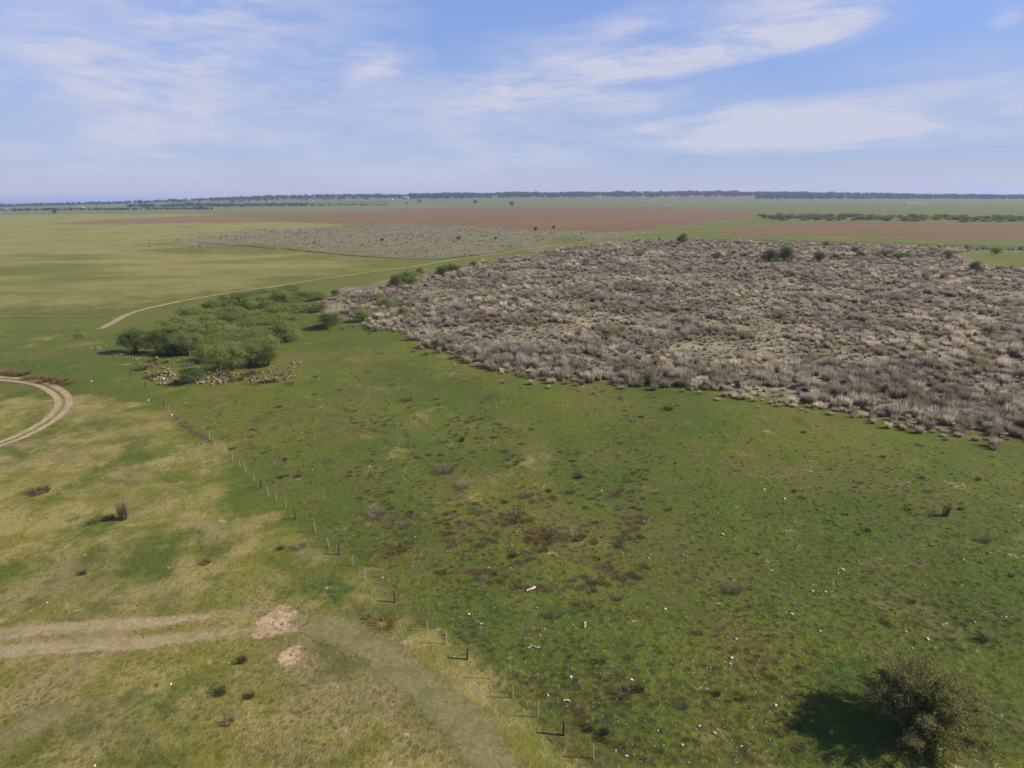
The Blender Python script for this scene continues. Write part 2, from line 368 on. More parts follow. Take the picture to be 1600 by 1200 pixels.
def track_mat(name, dirt, grassy, ruts, rut_w, strength, contrast=.9):
    def build(t):
        co = obj_co(t); a = t.math('ABSOLUTE', t.attr('across')); nm = t.noise(co, .5, 6, .7, .5); nf = t.noise(co, 2.6, 5, .7); nx = t.noise(co, 7.5, 4, .7)
        if ruts:   # two worn wheel ruts with grass between
            p = t.step(t.math('ABSOLUTE', t.math('SUBTRACT', a, .5)), rut_w, .0)
            p = t.math('ADD', t.math('MULTIPLY', p, .85), t.math('MULTIPLY', t.step(a, .95, .35), .40 if rut_w > .39 else .22))
        else: p = t.step(a, 1.0, .15)
        p = t.math('MULTIPLY', p, t.attr('ends'))
        al = t.step(t.math('ADD', p, t.math('ADD', t.math('MULTIPLY', t.math('SUBTRACT', nm, .5), contrast), t.math('ADD', t.math('MULTIPLY', t.math('SUBTRACT', nf, .5), .8), t.math('MULTIPLY', t.math('SUBTRACT', nx, .5), 1.1)))), .28 + (1 - strength) * .5, .72 + (1 - strength) * .5)
        al = t.math('MULTIPLY', al, min(1, strength + .1))
        c = t.mix(t.step(nf, .38, .66), dirt, tuple(v * 1.32 for v in dirt)); c = t.mix(t.step(nm, .48, .62), c, grassy); c = t.mix(t.math('MULTIPLY', t.step(nx, .54, .68), .55), c, tuple(v * .5 for v in grassy)); c = t.mix(t.math('MULTIPLY', t.step(nx, .44, .32), .5), c, tuple(min(.6, v * 1.6) for v in dirt))
        return c, t.bump(nf, .6, .08), al
    return surf(name, build)
T_DIRT = track_mat('worn_track', (.32, .240, .130), (.23, .185, .09), True, .55, .85, 1.3)
T_FAINT = track_mat('faint_track', (.24, .180, .095), (.19, .155, .075), True, .55, .50, 1.2)
T_WORN = track_mat('worn_grass', (.36, .270, .145), (.29, .235, .10), True, .62, .60, 1.7)
T_SOFT2 = track_mat('trodden_band', (.215, .182, .078), (.180, .165, .055), False, .5, .62, 1.6)
T_SOFT = track_mat('trodden_grass', (.16, .125, .06), (.13, .12, .04), False, .5, .38, 1.2)
T_LONG = track_mat('pale_track', (.30, .235, .130), (.22, .185, .090), False, .4, .80, 1.0)
T_COW = track_mat('cattle_path', (.13, .098, .046), (.11, .105, .035), False, .4, .62, 1.4)
T_DITCH = track_mat('ditch_bank', (.050, .060, .026), (.04, .065, .02), False, .4, .9, 1.0)
strip('dirt_track', [(-260, 580), (-100, 586), (0, 592), (55, 598), (88, 612), (100, 630), (84, 652), (45, 676), (0, 694), (-120, 730), (-300, 790)], 3.5, T_DIRT, 'pale two-rut dirt track curving sharply at the left edge', .03)
strip('dirt_track', [(-500, 1045), (-200, 1022), (0, 1003), (130, 994), (260, 985), (360, 973), (430, 966), (520, 975), (620, 1010)], 5.2, T_WORN, 'broad faded tan track coming in from the left edge to the bare soil', .03, wander=.8, fade_m=22)
strip('dirt_track', [(400, 970), (480, 972), (550, 996), (620, 1040), (690, 1100), (750, 1170), (800, 1260), (850, 1420)], 6.0, T_SOFT2, 'wide trodden grey green band curving down beside the fence', .045, wander=1.0, fade_m=5)
strip('dirt_track', [(138, 523), (170, 508), (205, 490), (260, 476), (340, 461), (430, 448), (520, 434), (600, 423), (700, 408), (780, 397), (880, 383), (960, 372), (1040, 360), (1110, 349), (1180, 339), (1232, 333)], 4.2, T_LONG, 'long straight pale track running from the gate to the far red field', .05)
strip('dirt_track', [(-200, 498), (0, 496), (90, 496), (150, 494), (205, 490)], 3.0, T_FAINT, 'faint side track joining the long pale track from the left', .06)
strip('dirt_track', [(-300, 1230), (0, 1155), (80, 1120), (170, 1090), (240, 1050), (320, 1015)], 4.5, T_SOFT2, 'faint dry path cutting across the bottom left corner', .035, wander=1.0)
strip('dirt_track', [(1100, 327), (1180, 329.5), (1260, 333), (1340, 335)], 9, T_LONG, 'short pale dirt strip at the corner of the red field', .8)
strip('cattle_path', [(640, 640), (690, 690), (740, 725), (800, 760), (870, 800), (950, 838), (1030, 858), (1100, 868), (1170, 898), (1250, 942), (1330, 990), (1400, 1030), (1500, 1090), (1600, 1140), (1750, 1220)], .60, T_COW, 'narrow cattle path winding right across the green pasture', .02, cols=5)
strip('cattle_path', [(480, 640), (560, 672), (640, 700), (690, 740), (740, 790), (820, 830), (900, 870), (980, 905), (1060, 940), (1140, 985), (1230, 1050)], 1.8, T_SOFT, 'faint pale cattle path below the narrow one in the pasture', .025, wander=.6)
strip('ditch', [(1085, 374), (1150, 375), (1250, 377), (1400, 381), (1500, 384), (1600, 387), (1900, 397)], 6.5, T_DITCH, 'dark grassy ditch line between marsh and far red field', .3, wander=3)
strip('ditch', [(300, 378), (420, 388), (520, 397), (600, 403), (680, 405), (760, 397)], 3.2, T_DITCH, 'thin dark ditch along the lower edge of the far grey reed patch', .12, wander=2)

# ------------------------------------------------------------------ plant meshes
def blades(n, h, spread, width, lean, seed, base_r=.25, tone_mu=.5):
    r = np.random.default_rng(seed); V = []; F = []; T = []; U = []
    for i in range(n):
        a = r.uniform(0, 2 * math.pi); rr = base_r * math.sqrt(r.random()); bx, by = rr * math.cos(a), rr * math.sin(a)
        a2 = a + r.normal(0, .7); L = h * r.uniform(.55, 1.05); ln = lean * r.uniform(.1, 1) ; wd = width * r.uniform(.6, 1.2)
        dx, dy = math.cos(a2), math.sin(a2); nx, ny = -dy, dx; pa = r.uniform(0, math.pi); nx, ny = math.cos(pa), math.sin(pa)
        m = (bx + dx * spread * ln * .35, by + dy * spread * ln * .35, L * .6); tp = (bx + dx * spread * ln, by + dy * spread * ln, L * (1 - .25 * ln * r.random()))
        k = len(V); V += [(bx - nx * wd * .5, by - ny * wd * .5, -.05), (bx + nx * wd * .5, by + ny * wd * .5, -.05), (m[0] + nx * wd * .5, m[1] + ny * wd * .5, m[2]), (m[0] - nx * wd * .5, m[1] - ny * wd * .5, m[2]), tp]
        F += [(k, k + 1, k + 2, k + 3), (k + 3, k + 2, k + 4)]; T += [0, 0, .6, .6, 1]; U += [np.clip(r.normal(tone_mu, .25), 0, 1)] * 5
    return V, F, {'tip': T, 'tone': U}
def tube(V, F, pts, radii, sides=5):
    k0 = len(V)
    for i, (p, rad) in enumerate(zip(pts, radii)):
        d = Vector(pts[min(i + 1, len(pts) - 1)]) - Vector(pts[max(i - 1, 0)]); d.normalize()
        s = d.cross(Vector((.31, .87, .2))); s.normalize(); t = d.cross(s)
        for j in range(sides):
            a = 2 * math.pi * j / sides; q = Vector(p) + (s * math.cos(a) + t * math.sin(a)) * rad; V.append(tuple(q))
    for i in range(len(pts) - 1):
        for j in range(sides):
            F.append((k0 + i * sides + j, k0 + i * sides + (j + 1) % sides, k0 + (i + 1) * sides + (j + 1) % sides, k0 + (i + 1) * sides + j))
    F.append(tuple(k0 + (len(pts) - 1) * sides + j for j in range(sides)))
def crown(nlobes, nleaf, leaf, seed, flat=.8, lowfill=.25, ragged=.35, long=1.0):
    """leaf-sized faces on lumpy lobes: unit crown 1 wide (radius .5), 1 high, standing on z=0"""
    r = np.random.default_rng(seed); lobes = []
    for i in range(nlobes):
        a = r.uniform(0, 2 * math.pi); q = math.sqrt(r.random()) * .33; z = r.uniform(.22, .74) * (1 - q * .7)
        lobes.append((q * math.cos(a), q * math.sin(a), z, r.uniform(.13, .25)))
    lobes.append((0, 0, .62, .24)); lobes.append((0, 0, .35, .3))
    wts = np.array([l[3] ** 2 for l in lobes]); wts /= wts.sum(); V = []; F = []; U = []
    pick = r.choice(len(lobes), nleaf, p=wts)
    for i in range(nleaf):
        lx, ly, lz, lr = lobes[pick[i]]; d = r.normal(size=3); d /= np.linalg.norm(d)
        if d[2] < -.2 and r.random() > lowfill: d[2] *= -1
        bump = 1 + ragged * (float(vnoise(d[0] * 3 + seed + pick[i], d[1] * 3 + d[2] * 2.3, seed)) * 2 - 1)
        rad = lr * bump * (r.random() ** .35) * 1.06
        p = np.array([lx + d[0] * rad, ly + d[1] * rad, max(.02, lz + d[2] * rad * flat * 1.25)])
        s = leaf * r.uniform(.5, 1.25); nrm = d + r.normal(0, .75, 3); nrm /= np.linalg.norm(nrm)
        t1 = np.cross(nrm, r.normal(size=3)); t1 /= np.linalg.norm(t1); t2 = np.cross(nrm, t1)
        k = len(V); V += [tuple(p - t1 * s * long), tuple(p + t2 * s * .42), tuple(p + t1 * s * long), tuple(p - t2 * s * .42)]
        F.append((k, k + 1, k + 2, k + 3)); U += [float(np.clip(.35 * r.random() + .65 * ((pick[i] * .37 + seed * .11) % 1), 0, 1))] * 4
    return V, F, {'tone': U}, lobes
def stems(lobes, seed, n=5, rad=.022):
    r = np.random.default_rng(seed); V = []; F = []
    sel = sorted(lobes, key=lambda l: -l[3])[:n] + lobes[-2:-1]
    for lx, ly, lz, lr in sel:
        bx, by = r.normal(0, .035, 2); mid = ((bx + lx) * .45 + r.normal(0, .02), (by + ly) * .45 + r.normal(0, .02), lz * .5)
        tube(V, F, [(bx, by, -.03), mid, (lx, ly, lz)], [rad, rad * .7, rad * .3], 5)
        for _ in range(3):
            d = r.normal(size=3); d /= np.linalg.norm(d); tube(V, F, [mid, (lx + d[0] * lr * .8, ly + d[1] * lr * .8, lz + abs(d[2]) * lr * .8)], [rad * .4, rad * .12], 4)
    return V, F

def rnd(t): return t.n('ShaderNodeObjectInfo').outputs['Random']
def oloc(t): return t.n('ShaderNodeObjectInfo').outputs['Location']
def leaf_mat(name, a, b, c):
    def build(t):
        k = t.math('ADD', t.math('MULTIPLY', t.attr('tone'), .7), t.math('MULTIPLY', rnd(t), .3))
        return t.mix(t.step(k, .72, 1.0), t.mix(k, a, b), c)
    return leafy(name, build, .38)
M_WILLOW = leaf_mat('willow_leaves', (.150, .188, .050), (.255, .295, .085), (.32, .33, .12))
M_DARK = leaf_mat('dark_leaves', (.075, .098, .034), (.135, .165, .054), (.18, .195, .075))
M_OLIVE = leaf_mat('olive_leaves', (.150, .160, .054), (.235, .235, .082), (.29, .26, .11))
M_FAR = leaf_mat('far_leaves', (.028, .040, .020), (.050, .066, .028), (.08, .095, .036))
M_BAND = leaf_mat('grey_green_leaves', (.165, .185, .085), (.24, .265, .11), (.28, .29, .13))
M_BARK = surf('bark', lambda t: t.mix(t.noise(obj_co(t), 9, 4), (.075, .055, .040), (.15, .115, .085)))
CROWNS = {}
def crown_kind(kind, i):
    if (kind, i) in CROWNS: return CROWNS[(kind, i)]
    n, leaf, mat, lobes = {'willow': (8500, .0155, M_WILLOW, 17), 'dark': (7000, .0155, M_DARK, 14), 'olive': (6500, .0155, M_OLIVE, 13), 'far': (700, .05, M_FAR, 9), 'band': (900, .045, M_BAND, 9)}[kind]
    V, F, A, L = crown(lobes, n, leaf, 100 + i * 7 + len(kind), ragged=.42 if kind != 'far' else .3, long=1.7)
    cm = mesh_from('crown', V, F, A); cm.materials.append(mat)
    V, F = stems(L, i + 5); tm = mesh_from('trunk', V, F); tm.materials.append(M_BARK)
    CROWNS[(kind, i)] = (cm, tm); return cm, tm
NSHRUB = [0]
def shrub(name, px, py, wpx, hpx, kind, label, cat='shrub', group=None):
    """a shrub rooted at a picture point on the ground, its size given in pixels there"""
    NSHRUB[0] += 1; x, y = G(px, py); s = ppm(px, py); i = NSHRUB[0] % (3 if kind != 'far' else 4)
    rt = bpy.data.objects.new(name, None); COL.objects.link(rt); rt.empty_display_size = .3
    rt.location = (x, y, float(H(x, y)) - .03); rt.rotation_euler = (0, 0, random.uniform(0, 6.28))
    wd, hh = wpx / s * 1.12, hpx / s * 1.02
    rt.scale = (wd, wd * random.uniform(.85, 1.1), hh)
    cm, tm = crown_kind(kind, i); ob('crown', cm, None, rt); ob('trunk', tm, None, rt)
    return tag(rt, label, cat, group)

# ------------------------------------------------------------------ thicket of willow shrubs
FRONT = [(212, 552, 52, 46, 'dark', 'dark bushy shrub at the left end of the green thicket, casting shadow on stones'),
         (246, 553, 48, 42, 'dark', 'dark shrub second from the left end of the thicket front'),
         (262, 556, 34, 26, 'dark', 'low very dark shrub just right of the two leftmost thicket shrubs'),
         (296, 556, 50, 44, 'olive', 'olive shrub behind the whitest rubble stones'),
         (322, 566, 44, 34, 'willow', 'medium green shrub above the middle of the rubble heap'),
         (343, 582, 50, 52, 'willow', 'tall pale green shrub standing at the front centre of the thicket'),
         (306, 598, 46, 26, 'dark', 'small dark shrub standing alone among the rubble stones'),
         (368, 578, 44, 50, 'willow', 'pale green shrub rooted in the orange rubble'),
         (394, 574, 48, 48, 'olive', 'yellowish green shrub above the orange right half of the rubble'),
         (421, 571, 54, 36, 'dark', 'rounded dark green shrub at the right front corner of the thicket'),
         (443, 534, 44, 44, 'willow', 'green shrub at the right edge of the thicket above a small stone pile')]
for a in FRONT: shrub('willow_shrub', *a, 'shrub', 'shrubs at the edge of the thicket')
TP = [(285, 545), (262, 530), (300, 500), (345, 480), (400, 468), (440, 459), (470, 463), (482, 482), (456, 505), (456, 530), (425, 552), (385, 564), (335, 560)]
pts = []
for _ in range(6000):
    p = (random.uniform(255, 480), random.uniform(460, 566))
    if in_poly(np.array(p[0]), np.array(p[1]), TP) and all(((p[0] - q[0]) / 17) ** 2 + ((p[1] - q[1]) / 9.5) ** 2 > 1 for q in pts): pts.append(p)
for p in pts:
    row = 'back' if p[1] < 490 else 'middle' if p[1] < 525 else 'front'
    side = 'left' if p[0] < 340 else 'right' if p[0] > 410 else 'centre'
    k = (p[1] - 460) / 106
    shrub('willow_shrub', p[0], p[1], 44 + 15 * k + random.uniform(-8, 9), 17 + 13 * k + random.uniform(-5, 9), random.choice(['willow', 'willow', 'willow', 'olive']),
          f'feathery green willow shrub in the {row} {side} of the dense thicket', 'shrub', 'shrubs inside the dense thicket')
SINGLE = [(467, 476, 24, 16, 'dark', 'small shrub at the thicket top right, under the long pale track'), (482, 470, 26, 14, 'willow', 'low green shrub right of the thicket top beside the track'),
          (500, 468, 30, 16, 'willow', 'green shrub third right of the thicket top, nearest the track'), (524, 463, 20, 12, 'dark', 'small dark shrub between the thicket top and the brown scrub'),
          (494, 488, 32, 18, 'dark', 'dark shrub with black shade between the thicket and the lone shrubs'), (510, 514, 42, 30, 'dark', 'large dark shrub standing alone right of the thicket'),
          (524, 508, 34, 26, 'olive', 'olive shrub touching the right side of the large lone dark shrub'), (567, 503, 32, 24, 'willow', 'bright green rounded shrub at the left edge of the grey marsh'),
          (600, 481, 32, 18, 'willow', 'green shrub above the bright rounded one near the marsh edge'), (592, 469, 24, 14, 'willow', 'small green shrub behind two others near the marsh edge'),
          (627, 498, 20, 22, 'olive', 'thin olive shrub rising from dark stones at the marsh edge'), (621, 450, 30, 24, 'dark', 'dark left half of the large shrub pair below the track'),
          (640, 446, 38, 30, 'willow', 'bright right half of the large shrub pair below the track'), (657, 430, 20, 14, 'dark', 'small dark shrub just behind the large shrub pair'),
          (690, 430, 22, 16, 'dark', 'dark left one of two shrubs at the upper marsh edge'), (707, 427, 28, 20, 'willow', 'green right one of two shrubs at the upper marsh edge'),
          (741, 416, 16, 10, 'olive', 'small olive shrub at the upper marsh edge near the track'),
          (1067, 383, 20, 21, 'dark', 'lone round dark tree where the track meets the marsh'), (1201, 412, 32, 26, 'dark', 'left one of the twin dark trees in the marsh'),
          (1224, 411, 34, 32, 'dark', 'taller right one of the twin dark trees in the marsh'), (1281, 409, 24, 18, 'dark', 'round dark tree right of the twin trees'),
          (1306, 405, 16, 9, 'dark', 'small dark bush just right of the round dark tree'), (1524, 429, 28, 25, 'dark', 'round dark tree below the bright green clearing at far right'),
          (1481, 406, 16, 18, 'olive', 'narrow olive tree left of the bright green clearing'), (1556, 397, 18, 12, 'olive', 'small olive tree standing inside the green clearing'),
          (1455, 431, 26, 12, 'olive', 'low olive bush left of the far right dark tree'), (1476, 435, 26, 11, 'willow', 'low pale green bush left of the far right dark tree'),
          (1386, 401, 26, 13, 'olive', 'low bush in the middle of the upper marsh, left of two'), (1404, 405, 24, 12, 'willow', 'low bush in the middle of the upper marsh, right of two'),
          (1344, 402, 20, 11, 'dark', 'low dark bush right of the round tree group'), (1335, 394, 14, 9, 'dark', 'small dark bush behind the low dark bush'),
          (1122, 404, 22, 12, 'olive', 'wide olive bush left of the twin trees'), (1147, 399, 14, 9, 'dark', 'small bush midway between the wide bush and twin trees'),
          (1165, 401, 18, 8, 'olive', 'flat olive bush close left of the twin trees'), (1417, 401, 16, 9, 'dark', 'dark bush at the right of the upper marsh bushes'),
          (1460, 399, 18, 9, 'olive', 'bush left of the narrow olive tree'), (1291, 384, 12, 9, 'olive', 'small bush by the dark ditch line'),
          (1235, 432, 22, 9, 'olive', 'flat bush below the twin trees in the marsh'), (1000, 401, 18, 8, 'olive', 'flat olive bush in the marsh left of the lone tree'),
          (938, 402, 16, 8, 'olive', 'small olive bush in marsh by the long track'), (800, 322, 10, 8, 'far', 'lone dark tree in the far green field'), (742, 318, 9, 6, 'far', 'small lone tree left of the far dark tree'),
          (86, 334, 9, 8, 'far', 'lone tree in the far left fields'), (655, 316, 8, 5, 'far', 'small far tree below the wooded rise'), (635, 319.5, 5, 4, 'far', 'tiny far bush below the wooded rise'),
          (597, 377, 7, 6, 'dark', 'small dark bush in the far grey reed patch, left one'), (716, 375, 9, 8, 'dark', 'dark bush in the far grey reed patch, middle one'),
          (837, 361, 8, 8, 'dark', 'dark bush at the right end of the far reed patch'), (865, 358, 6, 7, 'dark', 'narrow bush at the lower edge of the red field'), (775, 374, 7, 5, 'dark', 'small dark bush right of the middle bush in the far reed patch')]
for a in SINGLE: shrub('tree' if ' tree' in a[5] else 'shrub', *a, 'tree' if ' tree' in a[5] else 'shrub')
for i in range(190):   # two loose rows of shrubs behind the second red field
    t_ = random.random(); px = 1195 + 435 * t_ + random.uniform(-6, 6); row = random.random() ** 1.4
    py = 337.5 + 7.0 * row + 3.0 * t_
    shrub('shrub', px, py, random.uniform(10, 22), random.uniform(2.5, 6.5), 'band' if i % 4 else 'olive', 'grey green shrub in the far band beyond the right red field', 'shrub', 'shrubs in the far green band')
for i in range(40):    # thin line of bushes along the far green field
    px = 330 + i * 7 + random.uniform(-3, 3)
    shrub('shrub', px, 322.5 - (px - 330) * .006 + random.uniform(-.6, .6), random.uniform(5, 10), random.uniform(1.6, 3), 'far', 'low bush in the far hedge line left of the wooded rise', 'shrub', 'bushes of the far hedge line')
for i in range(34):    # dotted plantation row
    px = 485 + i * 3.6
    shrub('orchard_tree', px, 319 - (px - 485) * .018, 2.6, 1.8, 'far', 'tiny round tree in the dotted far plantation row', 'tree', 'trees of the far plantation row')

# ------------------------------------------------------------------ distant woodland and houses
def woodland(name, x0, x1, y0, y1, hgt, n, seed, label, ragged=.45):
    r = np.random.default_rng(seed); V = []; F = []; U = []
    for i in range(n):
        d = ray(r.uniform(x0, x1), 320); y = y0 + (y1 - y0) * r.random() ** .8; x = y * d.x / d.y; z = float(H(x, y))
        hh = hgt * r.uniform(1 - ragged, 1.1) * (.7 + .6 * float(vnoise(x / 160, y / 300, seed))); ww = hh * r.uniform(.8, 1.6); tone = r.random()
        for q in range(16):
            d = r.normal(size=3); d /= np.linalg.norm(d); p = np.array([x, y, z + hh * .5]) + d * np.array([ww * .5, ww * .5, hh * .45]) * r.uniform(.6, 1.0)
            s = hh * .26; a = r.normal(size=3); a /= np.linalg.norm(a); b = np.cross(a, d); b /= np.linalg.norm(b) + 1e-9
            k = len(V); V += [tuple(p - a * s), tuple(p + b * s), tuple(p + a * s), tuple(p - b * s)]; F.append((k, k + 1, k + 2, k + 3)); U += [tone * .8 + .2 * r.random()] * 4
    o = ob(name, mesh_from(name, V, F, {'tone': U}), M_FAR); tag(o, label, None, None, 'stuff')
woodland('distant_woodland', -80, 330, 2300, 2600, 9, 330, 1, 'broken hazy line of low trees in the far left fields')
woodland('distant_woodland', -80, 420, 3600, 5200, 17, 700, 2, 'farthest pale tree line at the left horizon')
woodland('distant_woodland', 200, 480, 3000, 3300, 13, 330, 3, 'blue grey trees left of the wooded rise')
woodland('distant_woodland', 330, 700, 3900, 4900, 16, 900, 7, 'blue grey tree line climbing toward the wooded rise')
woodland('distant_woodland', 640, 1260, 3950, 5000, 20, 2000, 4, 'dark blue wood along the low rise at mid horizon')
woodland('distant_woodland', 1180, 1680, 3500, 4800, 22, 1700, 5, 'dark blue wood along the right horizon')
woodland('distant_woodland', 1240, 1470, 4200, 5000, 17, 700, 8, 'blue wood stepping down from the rise toward the right horizon')
woodland('distant_woodland', 960, 1160, 4800, 5050, 26, 70, 6, 'taller clumps of trees by the white far houses', .7)
M_WHITE = surf('whitewash', lambda t: t.mix(t.noise(obj_co(t), .6, 4), (.50, .49, .46), (.62, .61, .58)))
M_TIN = surf('tin_roof', lambda t: t.mix(t.noise(obj_co(t), .8, 4), (.28, .27, .26), (.38, .37, .36)), .5)
M_TILE = surf('tile_roof', lambda t: t.mix(t.noise(obj_co(t), 1.0, 4), (.25, .12, .08), (.34, .17, .11)))
M_HOLE = surf('dark_window', lambda t: t.mix(t.noise(obj_co(t), 2, 2), (.03, .03, .035), (.06, .06, .07)), .3)
def box_vf(x0, x1, y0, y1, z0, z1):
    return ([(x, y, z) for z in (z0, z1) for y in (y0, y1) for x in (x0, x1)], [(0, 2, 3, 1), (4, 5, 7, 6), (0, 1, 5, 4), (1, 3, 7, 5), (3, 2, 6, 7), (2, 0, 4, 6)])
def house(px, py, L, D, hw, hr, roof, label, name='farmhouse', cat='house'):
    x, y = G(px, py); rt = bpy.data.objects.new(name, None); COL.objects.link(rt); rt.location = (x, y, float(H(x, y)) - .2); rt.rotation_euler = (0, 0, random.uniform(-.2, .2))
    V, F = box_vf(-L / 2, L / 2, -D / 2, D / 2, 0, hw); ob('wall', mesh_from('wall', V, F), M_WHITE, rt)
    e = .5; V = [(-L / 2 - e, -D / 2 - e, hw), (L / 2 + e, -D / 2 - e, hw), (L / 2 + e, D / 2 + e, hw), (-L / 2 - e, D / 2 + e, hw), (-L / 2 - e, 0, hw + hr), (L / 2 + e, 0, hw + hr)]
    ob('roof', mesh_from('roof', V, [(0, 1, 5, 4), (2, 3, 4, 5), (1, 2, 5), (3, 0, 4), (0, 3, 2, 1)]), roof, rt)
    for k in range(max(2, int(L / 6))):
        wx = -L / 2 + (k + .5) * L / max(2, int(L / 6)); V, F = box_vf(wx - .7, wx + .7, -D / 2 - .06, -D / 2 + .1, 1, 2.4); ob('window', mesh_from('window', V, F), M_HOLE, rt)
    tag(rt, label, cat)
house(127, 325.5, 22, 9, 5, 3, M_TIN, 'white farmhouse in the far left fields, largest of its group')
house(116, 328.5, 12, 7, 3.6, 2, M_TILE, 'small house just below the far left white farmhouse')
house(8, 329, 14, 8, 4, 2.2, M_TIN, 'pale house at the extreme left edge of the far fields')
house(487, 314, 22, 10, 5, 3, M_TIN, 'pale house left of the dotted plantation row')
house(634, 310.5, 34, 12, 9, 5, M_TIN, 'bright white building in front of the wooded rise')
house(606, 312.5, 60, 14, 5, 3, M_TIN, 'long low pale shed left of the bright white building', 'barn', 'barn')
house(1000, 303.5, 46, 16, 12, 6, M_TIN, 'left white house among trees on the mid horizon')
house(1022, 303.5, 40, 16, 10, 6, M_TIN, 'right white house among trees on the mid horizon')
house(1010, 314.5, 70, 14, 3, 1.5, M_TIN, 'long pale shed in the far green field below the horizon houses', 'barn', 'barn')
house(1428, 318.5, 80, 14, 3, 1.5, M_TIN, 'long pale shed in the far right green field', 'barn', 'barn')
house(1043, 324, 16, 9, 4, 2, M_TIN, 'small pale hut at the far edge of the red field', 'hut', 'hut')

# ------------------------------------------------------------------ marsh tussocks
def tussock_build(t):
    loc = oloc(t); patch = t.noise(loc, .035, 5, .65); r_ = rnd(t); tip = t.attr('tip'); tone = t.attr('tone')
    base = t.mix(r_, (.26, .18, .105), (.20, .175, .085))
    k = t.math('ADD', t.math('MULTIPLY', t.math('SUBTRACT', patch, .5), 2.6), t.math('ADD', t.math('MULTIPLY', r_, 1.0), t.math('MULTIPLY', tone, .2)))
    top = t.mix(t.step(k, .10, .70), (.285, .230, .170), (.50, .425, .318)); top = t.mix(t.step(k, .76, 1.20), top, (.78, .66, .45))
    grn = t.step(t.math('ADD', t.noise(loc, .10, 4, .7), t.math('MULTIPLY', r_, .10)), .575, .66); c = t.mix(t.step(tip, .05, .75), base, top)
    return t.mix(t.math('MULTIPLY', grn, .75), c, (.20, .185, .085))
M_TUSSOCK = leafy('dead_reed', tussock_build, .42)
TUSS = []
for i in range(5):
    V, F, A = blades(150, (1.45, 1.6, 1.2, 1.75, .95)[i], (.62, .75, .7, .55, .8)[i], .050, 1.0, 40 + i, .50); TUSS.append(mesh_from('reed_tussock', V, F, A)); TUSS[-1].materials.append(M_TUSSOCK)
def scatter_marsh():
    out = []
    for P, s0, dens in ((MARSH, 1.36, .86), (MARSH2, 2.4, .6)):
        a = np.array(P); lo = a.min(0); hi = a.max(0)
        gx, gy = np.meshgrid(np.arange(lo[0] - 8, hi[0] + 8, s0), np.arange(lo[1] - 12, hi[1] + 8, s0)); x = gx.ravel(); y = gy.ravel()
        x = x + RNG.uniform(-.75, .75, len(x)) * s0; y = y + RNG.uniform(-.75, .75, len(y)) * s0
        keep = (np.abs(x) < y * .92 + 12); x = x[keep]; y = y[keep]; d = np.hypot(x, y)
        e = sdf(x, y, P) * (1 if s0 < 2 else .055) + (fbm(x / 9, y / 9, 21, 3) - .5) * 9
        gap = fbm(x / 14, y / 14, 33, 4); pr = (sstep(e, -2.5, 3.0) + .10 * sstep(e, -11, -2)) * dens * np.clip(1.2 - .55 * sstep(gap, .54, .70), .5, 1)
        sp = np.clip(s0 * (1 + (d - 150) / 260), s0, s0 * 2.1); pr *= (s0 / sp) ** 2
        pr *= 1 - (sdf(x, y, GREEN_R) > -3)
        k = RNG.random(len(x)) < pr; x = x[k]; y = y[k]; sp = sp[k]; e = e[k]
        size = np.exp(RNG.normal(-.22, .30, len(x))).clip(.35, 1.5) * np.where(e < -2, .45, np.where(e < 3, .8, 1)) * (sp / s0) ** .35 * (1.0 if s0 < 2 else .62)
        size *= (.75 + .5 * fbm(x / 30, y / 30, 50, 2)) * (1.08 - .52 * sstep(gap[k], .52, .68))
        out.append(np.stack([x, y, size], 1))
    return np.concatenate(out)
TP_ = scatter_marsh(); dd = np.hypot(TP_[:, 0], TP_[:, 1]); vis = (np.abs(TP_[:, 0]) < TP_[:, 1] * .80)
order = np.argsort(np.where(vis, dd / TP_[:, 2], 1e9)); single = order[:300]; rest = np.setdiff1d(np.arange(len(TP_)), single)
for n_, i in enumerate(single):
    x, y, s = TP_[i]; m = TUSS[n_ % 5]
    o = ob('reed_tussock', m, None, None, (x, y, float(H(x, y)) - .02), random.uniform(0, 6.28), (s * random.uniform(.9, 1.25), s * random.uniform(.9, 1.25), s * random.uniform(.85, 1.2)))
    q = x / y; side = 'far right end' if q > .62 else 'right part' if q > .42 else 'middle' if q > .18 else 'left part' if q > -.06 else 'left end'
    big = 'tall' if s > 1.05 else 'middling' if s > .8 else 'small'; row = 'outer fringe' if sdf(np.array(x), np.array(y), MARSH) < 3.5 else 'second rank'
    tag(o, f'{big} dead reed tussock, {row}, {side} of the near marsh edge', 'tussock', 'reed tussocks at the near edge of the marsh')
    if n_ < 5: TUSS_OBJ = globals().setdefault('TUSS_OBJ', []); TUSS_OBJ.append(o)
